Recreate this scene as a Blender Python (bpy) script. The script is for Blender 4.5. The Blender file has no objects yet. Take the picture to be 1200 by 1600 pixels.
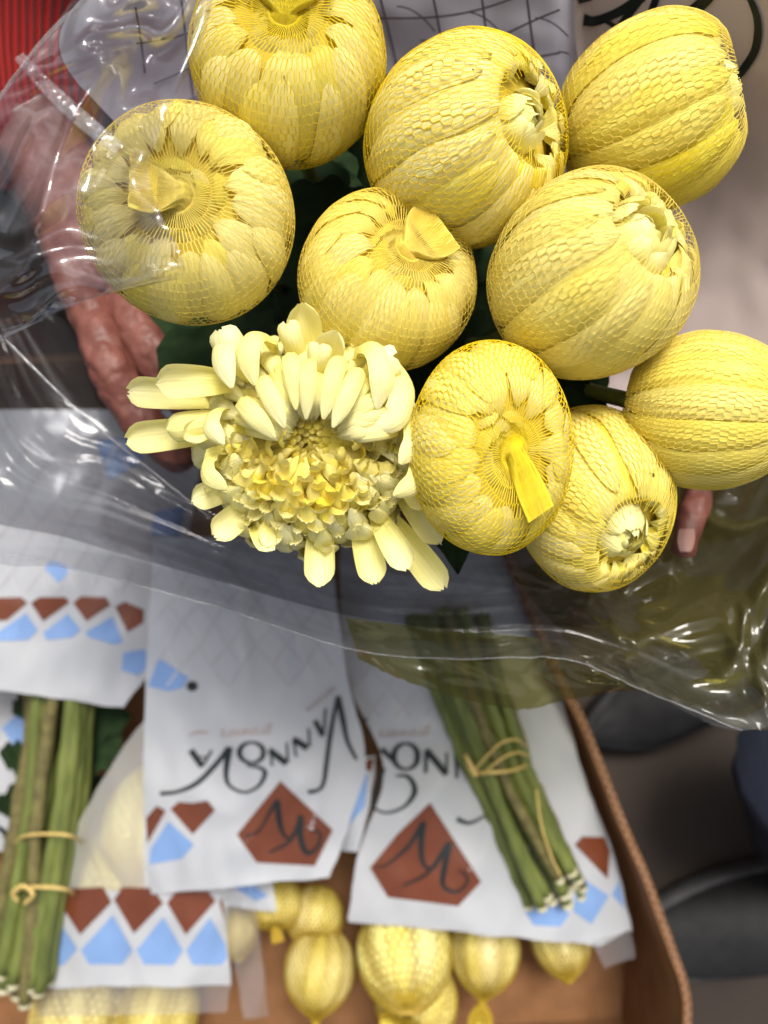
import bpy, math, random
import numpy as np
from mathutils import Vector, Matrix, noise as mnoise

# ------------------------------------------------------------------ camera, sky, sun, exposure
H = 0.85                       # camera height above the ground (m); it looks straight down
TAN = 0.4986                   # tan of half the horizontal field of view
scene = bpy.context.scene
col = scene.collection
cam_d = bpy.data.cameras.new('camera')
cam_d.sensor_fit = 'HORIZONTAL'
cam_d.sensor_width = 24.0
cam_d.lens = 12.0 / TAN
cam_d.clip_start = 0.01
cam_d.clip_end = 200
cam_d.dof.use_dof = True
cam_d.dof.focus_distance = 0.280
cam_d.dof.aperture_fstop = 5.8
cam = bpy.data.objects.new('camera', cam_d)
cam.location = (0, 0, H)
col.objects.link(cam)
scene.camera = cam
SUN_EL, SUN_AZ = math.radians(58), math.radians(12)     # azimuth clockwise from +Y
world = bpy.data.worlds.new('World')
scene.world = world
world.use_nodes = True
wn, wl = world.node_tree.nodes, world.node_tree.links
wn.clear()
sky = wn.new('ShaderNodeTexSky')
sky.sky_type = 'NISHITA'
sky.sun_disc = False
sky.sun_elevation = SUN_EL
sky.sun_rotation = SUN_AZ
sky.air_density = 1.0
sky.dust_density = 6.0
hsv = wn.new('ShaderNodeHueSaturation')
hsv.inputs['Saturation'].default_value = 0.45
bg = wn.new('ShaderNodeBackground')
bg.inputs['Strength'].default_value = 0.105
wo = wn.new('ShaderNodeOutputWorld')
wl.new(sky.outputs[0], hsv.inputs['Color'])
wl.new(hsv.outputs[0], bg.inputs['Color'])
wl.new(bg.outputs[0], wo.inputs['Surface'])
sun_d = bpy.data.lights.new('sun', 'SUN')
sun_d.energy = 2.4
sun_d.angle = math.radians(18)
sun_d.color = (1.0, 0.955, 0.89)
sun = bpy.data.objects.new('sun', sun_d)
sv = Vector((math.sin(SUN_AZ) * math.cos(SUN_EL), math.cos(SUN_AZ) * math.cos(SUN_EL), math.sin(SUN_EL)))
sun.rotation_euler = sv.to_track_quat('Z', 'Y').to_euler()
sun.location = sv * 3
col.objects.link(sun)
vs = scene.view_settings
vs.view_transform = 'Standard'
vs.look = 'None'
vs.exposure = 0.62
vs.gamma = 1.0
scene.render.engine = 'CYCLES'
cy = scene.cycles
cy.use_denoising = True
cy.max_bounces = 10
cy.transparent_max_bounces = 24
cy.diffuse_bounces = 4
cy.sample_clamp_indirect = 6.0
cy.caustics_reflective = False
cy.caustics_refractive = False

# ------------------------------------------------------------------ helpers
def P(u, v, d):
    """point d metres below the camera, seen at photograph pixel (u, v) of 1200 x 1600"""
    return Vector(((u - 600) / 600 * TAN * d, (800 - v) / 600 * TAN * d, H - d))

def nz(x, y=0.0, z=0.0):
    return mnoise.noise(Vector((x, y, z)))

def sstep(a, b, x):
    t = min(1, max(0, (x - a) / (b - a)))
    return t * t * (3 - 2 * t)

def crom(pts, n):
    """Catmull-Rom through pts, n samples per span"""
    pts = [np.array(p, float) for p in pts]
    if len(pts) == 2:
        return [pts[0] + (pts[1] - pts[0]) * i / n for i in range(n + 1)]
    ext = [2 * pts[0] - pts[1]] + pts + [2 * pts[-1] - pts[-2]]
    out = []
    for i in range(1, len(ext) - 2):
        p0, p1, p2, p3 = ext[i - 1:i + 3]
        for k in range(n):
            t = k / n
            out.append(0.5 * (2 * p1 + (p2 - p0) * t + (2 * p0 - 5 * p1 + 4 * p2 - p3) * t * t + (3 * p1 - p0 - 3 * p2 + p3) * t ** 3))
    out.append(pts[-1])
    return out

def mesh_obj(name, verts, faces, mat, parent=None, smooth=True, uvs=None, loc=None, cells=None):
    me = bpy.data.meshes.new(name)
    if isinstance(verts, np.ndarray):
        verts = verts.tolist()
    if isinstance(faces, np.ndarray):
        faces = faces.tolist()
    me.from_pydata([tuple(v) for v in verts], [], faces)
    if smooth:
        me.polygons.foreach_set('use_smooth', [True] * len(me.polygons))
    if uvs is not None:
        lay = me.uv_layers.new(name='UVMap')
        idx = np.zeros(len(me.loops), dtype=np.int32)
        me.loops.foreach_get('vertex_index', idx)
        lay.data.foreach_set('uv', np.asarray(uvs, dtype=np.float32)[idx].ravel())
    if cells is not None:
        lay = me.uv_layers.new(name='mesh_cells')
        lay.data.foreach_set('uv', np.asarray(cells, dtype=np.float32)[idx].ravel())
    me.materials.append(mat)
    o = bpy.data.objects.new(name, me)
    col.objects.link(o)
    if parent:
        o.parent = parent
    if loc is not None:
        o.location = loc
    return o

def tag(o, label=None, cat=None, group=None, kind=None):
    if label: o['label'] = label
    if cat: o['category'] = cat
    if group: o['group'] = group
    if kind: o['kind'] = kind
    return o

def thing(name, label, cat, loc=(0, 0, 0), group=None):
    o = bpy.data.objects.new(name, None)
    o.empty_display_size = 0.01
    col.objects.link(o)
    o.location = loc
    return tag(o, label, cat, group)

def grid_faces(n, m, close=False):
    f = []
    for i in range(n - 1):
        for j in range(m - 1):
            a = i * m + j
            f.append((a, a + 1, a + m + 1, a + m))
        if close:
            a = i * m + m - 1
            f.append((a, i * m, (i + 1) * m, a + m))
    return f

def tube(name, pts, rads, mat, parent, sides=8, org=(0, 0, 0), wob=0.0):
    """tapered round tube along pts, ends capped"""
    org = Vector(org)
    pts = [Vector(p) - org for p in pts]
    verts, faces = [], []
    ref = Vector((0.31, 0.87, 0.38))
    for i, p in enumerate(pts):
        t = (pts[min(i + 1, len(pts) - 1)] - pts[max(i - 1, 0)]).normalized()
        a = t.cross(ref).normalized()
        b = t.cross(a)
        for k in range(sides):
            an = 2 * math.pi * k / sides
            r = rads[i] * (1 + wob * nz(i * .7, k * 1.3, p.x * 40))
            verts.append(p + a * math.cos(an) * r + b * math.sin(an) * r)
    n = len(pts)
    faces = grid_faces(n, sides, True)
    faces.append(tuple(range(sides - 1, -1, -1)))
    faces.append(tuple(range((n - 1) * sides, n * sides)))
    return mesh_obj(name, verts, faces, mat, parent)

def prisms(p, q, rad):
    """many three-sided strand segments at once: p, q are (n,3)"""
    p, q = np.asarray(p, float), np.asarray(q, float)
    d = q - p
    ln = np.linalg.norm(d, axis=1, keepdims=True) + 1e-12
    d = d / ln
    p = p - d * rad * .4
    q = q + d * rad * .4
    ref = np.tile(np.array([[0.2, 0.35, 0.91]]), (len(p), 1))
    a = np.cross(d, ref)
    a /= np.linalg.norm(a, axis=1, keepdims=True) + 1e-12
    b = np.cross(d, a)
    vs_, n = [], len(p)
    for k in range(4):
        an = 2 * math.pi * k / 4
        vs_.append(p + (a * math.cos(an) + b * math.sin(an)) * rad)
    for k in range(4):
        an = 2 * math.pi * k / 4
        vs_.append(q + (a * math.cos(an) + b * math.sin(an)) * rad)
    V = np.stack(vs_, 1).reshape(-1, 3)
    base = (np.arange(n) * 8)[:, None]
    F = np.concatenate([base + np.array([[k, (k + 1) % 4, 4 + (k + 1) % 4, 4 + k]]) for k in range(4)], 0)
    return V, F

# ------------------------------------------------------------------ materials
def newmat(name):
    m = bpy.data.materials.new(name)
    m.use_nodes = True
    nt = m.node_tree
    nt.nodes.clear()
    out = nt.nodes.new('ShaderNodeOutputMaterial')
    return m, nt.nodes, nt.links, out

def noise_col(n, l, c1, c2, scale, detail=4, coord='Object', lo=.3, hi=.7, stretch=None):
    tc = n.new('ShaderNodeTexCoord')
    src = tc.outputs[coord]
    if stretch:
        mp = n.new('ShaderNodeMapping')
        mp.inputs['Scale'].default_value = stretch
        l.new(src, mp.inputs['Vector'])
        src = mp.outputs[0]
    tx = n.new('ShaderNodeTexNoise')
    tx.inputs['Scale'].default_value = scale
    tx.inputs['Detail'].default_value = detail
    l.new(src, tx.inputs['Vector'])
    cr = n.new('ShaderNodeValToRGB')
    cr.color_ramp.elements[0].position = lo
    cr.color_ramp.elements[1].position = hi
    cr.color_ramp.elements[0].color = (*c1, 1)
    cr.color_ramp.elements[1].color = (*c2, 1)
    l.new(tx.outputs['Fac'], cr.inputs['Fac'])
    return cr.outputs[0], tx.outputs['Fac']

def plain(name, c1, c2=None, scale=60, rough=.6, bump=0.0, spec=.4, stretch=None, sheen=0, coat=0, bscale=None, sss=0, lo=.3, hi=.7):
    m, n, l, out = newmat(name)
    b = n.new('ShaderNodeBsdfPrincipled')
    c, f = noise_col(n, l, c1, c2 or tuple(x * .8 for x in c1), scale, stretch=stretch, lo=lo, hi=hi)
    l.new(c, b.inputs['Base Color'])
    b.inputs['Roughness'].default_value = rough
    b.inputs['Specular IOR Level'].default_value = spec
    b.inputs['Coat Weight'].default_value = coat
    if sss:
        b.inputs['Subsurface Weight'].default_value = sss
        b.inputs['Subsurface Radius'].default_value = (.006, .002, .001)
        b.inputs['Subsurface Scale'].default_value = 1.0
    if sheen: b.inputs['Sheen Weight'].default_value = sheen
    if bump:
        bp = n.new('ShaderNodeBump')
        bp.inputs['Strength'].default_value = bump
        bp.inputs['Distance'].default_value = .001
        if bscale:
            _, f = noise_col(n, l, c1, c1, bscale, stretch=stretch)
        l.new(f, bp.inputs['Height'])
        l.new(bp.outputs[0], b.inputs['Normal'])
    l.new(b.outputs[0], out.inputs['Surface'])
    return m

def petal_mat(name, c1, c2, transl=.25, rough=.55, vein=.35, tipc=None, pillow=0):
    """thin petal: diffuse plus light let through, faint lengthwise veins (UV x runs across the petal, y along it)"""
    m, n, l, out = newmat(name)
    c, f = noise_col(n, l, c1, c2, 55, lo=.35, hi=.65)
    oi = n.new('ShaderNodeObjectInfo')
    hs = n.new('ShaderNodeHueSaturation')
    mr = n.new('ShaderNodeMapRange')
    mr.inputs['To Min'].default_value = .93
    mr.inputs['To Max'].default_value = 1.05
    l.new(oi.outputs['Random'], mr.inputs['Value'])
    l.new(mr.outputs[0], hs.inputs['Value'])
    mr2 = n.new('ShaderNodeMapRange')
    mr2.inputs['To Min'].default_value = .85
    mr2.inputs['To Max'].default_value = 1.12
    mth = n.new('ShaderNodeMath'); mth.operation = 'MULTIPLY'; mth.inputs[1].default_value = 7.31
    fr = n.new('ShaderNodeMath'); fr.operation = 'FRACT'
    l.new(oi.outputs['Random'], mth.inputs[0]); l.new(mth.outputs[0], fr.inputs[0]); l.new(fr.outputs[0], mr2.inputs['Value'])
    l.new(mr2.outputs[0], hs.inputs['Saturation'])
    l.new(c, hs.inputs['Color'])
    src = hs.outputs[0]
    tc = n.new('ShaderNodeTexCoord')
    if tipc:
        sp = n.new('ShaderNodeSeparateXYZ')
        l.new(tc.outputs['UV'], sp.inputs[0])
        mx = n.new('ShaderNodeMix'); mx.data_type = 'RGBA'
        cr = n.new('ShaderNodeMapRange')
        cr.inputs['From Min'].default_value = .9; cr.inputs['From Max'].default_value = .25
        l.new(sp.outputs['Y'], cr.inputs['Value'])
        l.new(cr.outputs[0], mx.inputs['Factor'])
        l.new(src, mx.inputs['A'])
        mx.inputs['B'].default_value = (*tipc, 1)
        src = mx.outputs['Result']
    b = n.new('ShaderNodeBsdfPrincipled')
    l.new(src, b.inputs['Base Color'])
    b.inputs['Roughness'].default_value = rough
    b.inputs['Specular IOR Level'].default_value = .3
    tr = n.new('ShaderNodeBsdfTranslucent')
    l.new(src, tr.inputs['Color'])
    mp = n.new('ShaderNodeMapping')
    mp.inputs['Scale'].default_value = (14, .8, 1)
    l.new(tc.outputs['UV'], mp.inputs['Vector'])
    nt = n.new('ShaderNodeTexNoise'); nt.inputs['Scale'].default_value = 1.0; nt.inputs['Detail'].default_value = 3
    l.new(mp.outputs[0], nt.inputs['Vector'])
    bp = n.new('ShaderNodeBump'); bp.inputs['Strength'].default_value = vein; bp.inputs['Distance'].default_value = .0008
    l.new(nt.outputs['Fac'], bp.inputs['Height'])
    nrm = bp.outputs[0]
    if pillow:
        uvn = n.new('ShaderNodeUVMap'); uvn.uv_map = 'mesh_cells'
        sp2 = n.new('ShaderNodeSeparateXYZ'); l.new(uvn.outputs[0], sp2.inputs[0])
        cs = []
        for ax in ('X', 'Y'):
            mu = n.new('ShaderNodeMath'); mu.operation = 'MULTIPLY'; mu.inputs[1].default_value = 2 * math.pi
            co = n.new('ShaderNodeMath'); co.operation = 'COSINE'
            l.new(sp2.outputs[ax], mu.inputs[0]); l.new(mu.outputs[0], co.inputs[0]); cs.append(co.outputs[0])
        pr = n.new('ShaderNodeMath'); pr.operation = 'MULTIPLY'
        l.new(cs[0], pr.inputs[0]); l.new(cs[1], pr.inputs[1])
        ng = n.new('ShaderNodeMath'); ng.operation = 'MULTIPLY'; ng.inputs[1].default_value = -1
        l.new(pr.outputs[0], ng.inputs[0])
        b2 = n.new('ShaderNodeBump'); b2.inputs['Strength'].default_value = pillow; b2.inputs['Distance'].default_value = .0006
        l.new(ng.outputs[0], b2.inputs['Height']); l.new(nrm, b2.inputs['Normal'])
        nrm = b2.outputs[0]
        # scattered tiny dark specks
        vo = n.new('ShaderNodeTexVoronoi'); vo.inputs['Scale'].default_value = 170
        l.new(tc.outputs['Object'], vo.inputs['Vector'])
        lt = n.new('ShaderNodeMath'); lt.operation = 'LESS_THAN'; lt.inputs[1].default_value = .13
        l.new(vo.outputs['Distance'], lt.inputs[0])
        sc = n.new('ShaderNodeSeparateColor'); l.new(vo.outputs['Color'], sc.inputs[0])
        gt = n.new('ShaderNodeMath'); gt.operation = 'GREATER_THAN'; gt.inputs[1].default_value = .965
        l.new(sc.outputs[0], gt.inputs[0])
        an = n.new('ShaderNodeMath'); an.operation = 'MULTIPLY'; l.new(lt.outputs[0], an.inputs[0]); l.new(gt.outputs[0], an.inputs[1])
        mxs = n.new('ShaderNodeMix'); mxs.data_type = 'RGBA'
        l.new(an.outputs[0], mxs.inputs['Factor']); l.new(src, mxs.inputs['A']); mxs.inputs['B'].default_value = (.05, .035, .01, 1)
        l.new(mxs.outputs['Result'], b.inputs['Base Color'])
    l.new(nrm, b.inputs['Normal'])
    ms = n.new('ShaderNodeMixShader'); ms.inputs[0].default_value = transl
    l.new(b.outputs[0], ms.inputs[1]); l.new(tr.outputs[0], ms.inputs[2])
    l.new(ms.outputs[0], out.inputs['Surface'])
    return m

def film_mat(name, tint, haze=.04, base=.05, edge=.5, rough=.04, bump=.25, bscale=90, hazec=(.8, .8, .82), stretch=None):
    """clear wrapping film: lets light through unbent, mirrors more at grazing angles, a trace of milky haze"""
    m, n, l, out = newmat(name)
    tr = n.new('ShaderNodeBsdfTransparent'); tr.inputs['Color'].default_value = (*tint, 1)
    df = n.new('ShaderNodeBsdfDiffuse'); df.inputs['Color'].default_value = (*hazec, 1)
    ms = n.new('ShaderNodeMixShader'); ms.inputs[0].default_value = haze
    l.new(tr.outputs[0], ms.inputs[1]); l.new(df.outputs[0], ms.inputs[2])
    gl = n.new('ShaderNodeBsdfGlossy'); gl.inputs['Roughness'].default_value = rough
    lw = n.new('ShaderNodeLayerWeight'); lw.inputs['Blend'].default_value = .5
    pw = n.new('ShaderNodeMath'); pw.operation = 'POWER'; pw.inputs[1].default_value = 2.5
    l.new(lw.outputs['Facing'], pw.inputs[0])
    mr = n.new('ShaderNodeMapRange'); mr.inputs['To Min'].default_value = base; mr.inputs['To Max'].default_value = edge
    l.new(pw.outputs[0], mr.inputs['Value'])
    _, f = noise_col(n, l, (0, 0, 0), (1, 1, 1), bscale, detail=3, stretch=stretch)
    bp = n.new('ShaderNodeBump'); bp.inputs['Strength'].default_value = bump; bp.inputs['Distance'].default_value = .002
    l.new(f, bp.inputs['Height'])
    l.new(bp.outputs[0], gl.inputs['Normal']); l.new(bp.outputs[0], lw.inputs['Normal'])
    m2 = n.new('ShaderNodeMixShader')
    l.new(mr.outputs[0], m2.inputs[0]); l.new(ms.outputs[0], m2.inputs[1]); l.new(gl.outputs[0], m2.inputs[2])
    l.new(m2.outputs[0], out.inputs['Surface'])
    return m

def sheet_mat(name, c, c2, clear=0.0, transl=.3, rough=.3):
    """opaque printed film, a little glossy, some light passes"""
    m, n, l, out = newmat(name)
    cc, f = noise_col(n, l, c, c2, 14)
    b = n.new('ShaderNodeBsdfPrincipled'); l.new(cc, b.inputs['Base Color'])
    b.inputs['Roughness'].default_value = rough; b.inputs['Specular IOR Level'].default_value = .5
    _, f2 = noise_col(n, l, c, c2, 45, detail=2)
    bp = n.new('ShaderNodeBump'); bp.inputs['Strength'].default_value = .15; bp.inputs['Distance'].default_value = .002
    l.new(f2, bp.inputs['Height']); l.new(bp.outputs[0], b.inputs['Normal'])
    t = n.new('ShaderNodeBsdfTranslucent'); l.new(cc, t.inputs['Color'])
    ms = n.new('ShaderNodeMixShader'); ms.inputs[0].default_value = transl
    l.new(b.outputs[0], ms.inputs[1]); l.new(t.outputs[0], ms.inputs[2])
    last = ms.outputs[0]
    if clear:
        tr = n.new('ShaderNodeBsdfTransparent')
        m3 = n.new('ShaderNodeMixShader'); m3.inputs[0].default_value = clear
        l.new(last, m3.inputs[1]); l.new(tr.outputs[0], m3.inputs[2])
        last = m3.outputs[0]
    l.new(last, out.inputs['Surface'])
    return m

M = {}
M['petal'] = petal_mat('bud_petal', (.96, .87, .31), (.94, .83, .23), .28, vein=.8, pillow=.11)
M['petal_deep'] = petal_mat('bud_petal_inner', (.90, .80, .20), (.86, .75, .14), .25, vein=.6, pillow=.12)
M['petal_cream'] = petal_mat('bud_petal_tip', (.94, .88, .36), (.92, .84, .26), .28, vein=.6)
M['mum'] = petal_mat('open_petal', (.96, .91, .50), (.94, .88, .40), .3, vein=.9, tipc=(.92, .84, .26))
M['petal_gold'] = petal_mat('bud_petal_gold', (.95, .84, .16), (.94, .80, .11), .25, vein=.8, pillow=.11)
M['petal_box_shade'] = petal_mat('shaded_box_petal', (.78, .69, .27), (.70, .59, .18), .2, vein=.8)  # bud petals darkened to carry the shade inside the box
M['mum_heart'] = petal_mat('open_petal_heart', (.92, .82, .24), (.90, .78, .18), .3, vein=.4)
M['core'] = plain('bud_core', (.62, .47, .05), (.50, .36, .03), 60, .8)
M['net'] = petal_mat('yellow_plastic_net', (.96, .82, .12), (.94, .78, .09), .45, rough=.35, vein=0)
M['net_box_shade'] = plain('darkened_yellow_net', (.40, .27, .02), (.33, .21, .015), 30, .4, spec=.5)  # yellow net darkened for box shade and so the mesh stays visible
M['net_band'] = plain('fused_net', (.92, .82, .15), (.90, .78, .11), 250, .4, bump=.3, stretch=(1, 6, 1))
M['stem'] = plain('green_stem', (.155, .18, .042), (.075, .095, .02), 90, .55, bump=.4, stretch=(1, .2, 1))
M['stem_brown'] = plain('brownish_stem', (.17, .15, .05), (.08, .065, .022), 120, .6, bump=.4)
M['stem_cut'] = plain('cut_stem_end', (.55, .52, .36), (.40, .37, .22), 200, .8)
M['leaf'] = plain('leaf_green', (.016, .036, .010), (.009, .02, .006), 120, .8, bump=.5, spec=.15)  # green darkened so the shaded gaps between heads go black
M['card'] = plain('brown_cardboard', (.215, .105, .046), (.165, .078, .032), 45, .85, bump=.25, bscale=300, spec=.2)
M['card_edge'] = plain('cardboard_cut_edge', (.46, .29, .19), (.36, .21, .13), 160, .9, spec=.2)
M['floor'] = plain('stone_paving', (.036, .026, .0195), (.025, .0175, .013), 7, .85, bump=.5, bscale=140)  # base colour darkened to stand in for shade over the paving
M['skin'] = plain('skin', (.20, .072, .052), (.135, .043, .031), 70, .5, bump=.9, bscale=210, sss=.12)  # darkened to carry the shade on the picture-left hand
M['skin_nail'] = plain('finger_nail', (.62, .36, .29), (.58, .31, .25), 60, .3)
M['dark_shoe'] = plain('charcoal_shoe', (.014, .014, .0145), (.007, .007, .0075), 80, .7, bump=.5)
M['grey_sole'] = plain('grey_rubber', (.06, .06, .062), (.04, .04, .042), 60, .8)
M['black_shoe'] = plain('black_leather', (.012, .012, .013), (.006, .006, .007), 50, .6)
M['denim'] = plain('dark_denim', (.012, .018, .035), (.006, .009, .018), 400, .9)
M['trouser'] = plain('dark_trousers', (.022, .023, .022), (.012, .013, .012), 200, .9)
M['lace'] = plain('pale_lace', (.5, .5, .52), (.4, .4, .42), 200, .8)
M['sheet'] = sheet_mat('white_printed_film', (.57, .58, .60), (.52, .54, .57), rough=.16)
M['sheet_sweater_glow'] = sheet_mat('sweater_glow_printed_film', (.57, .48, .46), (.54, .45, .43), transl=.15, rough=.5)  # rose tone is the red sweater's glow and shade put into the colour
M['sheet_lilac'] = sheet_mat('lilac_white_printed_film', (.80, .79, .88), (.77, .76, .86), transl=.6, rough=.35)
M['sheet_frost'] = sheet_mat('frosted_film', (.84, .83, .78), (.80, .79, .76), clear=.55, transl=.4, rough=.18)
M['ink_rust'] = plain('copper_ink', (.15, .042, .018), (.115, .031, .013), 20, .25, spec=.6)
M['ink_blue'] = plain('sky_blue_ink', (.18, .29, .52), (.16, .265, .48), 30, .35)
M['ink_black'] = plain('black_ink', (.016, .022, .022), (.010, .014, .014), 30, .35)
M['ink_grey'] = plain('grey_ink', (.44, .43, .45), (.40, .39, .41), 30, .4)
M['ink_mauve'] = plain('mauve_ink', (.17, .13, .17), (.14, .11, .14), 30, .4)
M['ink_soft'] = plain('faded_copper_ink', (.36, .27, .25), (.32, .24, .22), 30, .4)
M['white_ink'] = plain('white_ink', (.82, .82, .85), (.8, .8, .84), 30, .35)
M['film'] = film_mat('clear_film', (.74, .75, .77), .015, .025, .5, .04, .08, 16)
M['film_grey'] = film_mat('doubled_film_with_shade', (.54, .55, .58), .01, .015, .35, .05, .06, 18)  # grey tint carries shadow as well as the doubled film's dimming
M['film_side'] = film_mat('clear_film_side', (.82, .82, .85), .03, .085, .8, .07, .08, 16, (.78, .78, .86))
M['film_tint'] = film_mat('yellow_tint_reflection_film', (.50, .47, .19), .08, .035, .5, .05, .10, 20, (.36, .33, .11))  # film tint deepened with the painted yellow reflection of the flowers
M['fringe'] = film_mat('clear_fringe', (.9, .9, .9), .12, .05, .5, .08, .4, 120)
M['band'] = plain('rubber_band', (.62, .46, .16), (.5, .36, .11), 100, .5)

def knit_mat():
    m, n, l, out = newmat('red_rib_knit')
    b = n.new('ShaderNodeBsdfPrincipled')
    tc = n.new('ShaderNodeTexCoord')
    w = n.new('ShaderNodeTexWave'); w.wave_type = 'BANDS'; w.bands_direction = 'X'
    w.inputs['Scale'].default_value = 1.0
    w.inputs['Distortion'].default_value = .6
    mp = n.new('ShaderNodeMapping'); mp.inputs['Scale'].default_value = (95, 95, 8)
    l.new(tc.outputs['Object'], mp.inputs['Vector']); l.new(mp.outputs[0], w.inputs['Vector'])
    cr = n.new('ShaderNodeValToRGB')
    cr.color_ramp.elements[0].color = (.22, .012, .010, 1)
    cr.color_ramp.elements[1].color = (.40, .022, .018, 1)
    l.new(w.outputs['Fac'], cr.inputs['Fac']); l.new(cr.outputs[0], b.inputs['Base Color'])
    bp = n.new('ShaderNodeBump'); bp.inputs['Strength'].default_value = .8; bp.inputs['Distance'].default_value = .002
    l.new(w.outputs['Fac'], bp.inputs['Height']); l.new(bp.outputs[0], b.inputs['Normal'])
    b.inputs['Roughness'].default_value = .95; b.inputs['Specular IOR Level'].default_value = .1
    b.inputs['Sheen Weight'].default_value = .2
    l.new(b.outputs[0], out.inputs['Surface'])
    return m
M['knit'] = knit_mat()

# ------------------------------------------------------------------ ground
def build_ground():
    n = 40
    vv = [(-30 + 60 * j / n, -30 + 60 * i / n, 0) for i in range(n + 1) for j in range(n + 1)]
    o = mesh_obj('ground', vv, grid_faces(n + 1, n + 1), M['floor'])
    tag(o, kind='structure')
build_ground()

# ------------------------------------------------------------------ cardboard box and the tray under it
D_RIM, D_BOX = .60, .745
RIM = [(640, 540), (780, 850), (868, 1060), (905, 1130), (960, 1270), (1010, 1390), (1048, 1495), (1064, 1545), (1068, 1600), (1060, 1780),
       (-260, 1860), (-300, 580)]
def build_box():
    root = thing('cardboard_box', 'open brown corrugated cardboard box packed with sleeved bouquets', 'box', P(300, 1200, D_BOX))
    org = root.location
    pts = [P(u, v, D_RIM) for u, v in RIM]
    # smooth only the long right-hand side
    right = [Vector(p) for p in crom(pts[:10], 8)]
    loop = right + pts[10:]
    zt, zb = H - D_RIM, H - D_BOX
    n = len(loop)
    cen = sum((p for p in loop), Vector()) / n
    outn = []
    for i in range(n):
        t = (loop[(i + 1) % n] - loop[i - 1]); t.z = 0
        nn = Vector((t.y, -t.x, 0)).normalized()
        if nn.dot(loop[i] - cen) < 0: nn = -nn
        outn.append(nn)
    TH = .0062
    def wall(name, i0, i1):
        vv, ff = [], []
        prof = [(0, 0), (0, 1), (.0012, 1), (.0012, .985), (TH - .0012, .985), (TH - .0012, 1), (TH, 1), (TH, 0)]
        m = len(prof)
        idx = list(range(i0, i1 + 1))
        for i in idx:
            p, nn = loop[i % n], outn[i % n]
            for off, h in prof:
                wav = .0006 * nz(p.x * 30, p.y * 30, h * 3)
                vv.append(Vector((p.x, p.y, 0)) + nn * (off + wav) + Vector((0, 0, zb + (zt - zb) * h + .0012 * h * nz(p.x * 60, p.y * 60, 5))) - org)
        ff = grid_faces(len(idx), m)
        return mesh_obj(name, vv, ff, M['card'], root, smooth=False)
    nr = len(right)
    w = wall('wall', 0, nr - 1)
    wall('wall', nr - 1, nr); wall('wall', nr, nr + 1); wall('wall', nr + 1, nr + 2)
    # fluting seen along the rim of the right-hand wall
    vv, ff = [], []
    fine = []
    for i in range(nr - 1):
        for k in range(6):
            t = k / 6
            fine.append((loop[i].lerp(loop[i + 1], t), outn[i].lerp(outn[i + 1], t)))
    L = 0
    prev = None
    for p, nn in fine:
        if prev is not None: L += (p - prev).length
        prev = p
        off = TH / 2 + (TH / 2 - .0015) * math.sin(L * 2 * math.pi / .0075)
        for dz in (-.03, .0006 * nz(p.x * 200, p.y * 200)):
            q = Vector((p.x, p.y, zt + dz)) + nn * off
            vv.append(q - org); vv.append(q + nn * .0009 - org)
    mcount = 4
    for i in range(len(fine) - 1):
        a = i * 4
        ff += [(a, a + 2, a + 6, a + 4), (a + 1, a + 5, a + 7, a + 3), (a + 2, a + 3, a + 7, a + 6)]
    mesh_obj('corrugated_fluting', vv, ff, M['card_edge'], w, smooth=False)
    vv = []
    for z in (zb, zb - .006):
        vv += [Vector((p.x, p.y, z)) + nn * TH - org for p, nn in zip(loop, outn)]
    ff = [tuple(range(n)), tuple(range(2 * n - 1, n - 1, -1))] + [(i, i + n, (i + 1) % n + n, (i + 1) % n) for i in range(n)]
    mesh_obj('bottom', vv, ff, M['card'], root, smooth=False)
    # lower box that carries it
    r2 = thing('carrying_box', 'lower brown cardboard box underneath the open flower box', 'box', (cen.x, cen.y, 0))
    vv = []
    for z in (0.0, zb - .0065):
        vv += [Vector((p.x, p.y, z)) - nn * .01 - Vector((cen.x, cen.y, 0)) for p, nn in zip(loop, outn)]
    ff = [tuple(range(n - 1, -1, -1)), tuple(range(n, 2 * n))] + [(i, (i + 1) % n, (i + 1) % n + n, i + n) for i in range(n)]
    mesh_obj('shell', vv, ff, M['card'], r2, smooth=False)
build_box()

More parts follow.
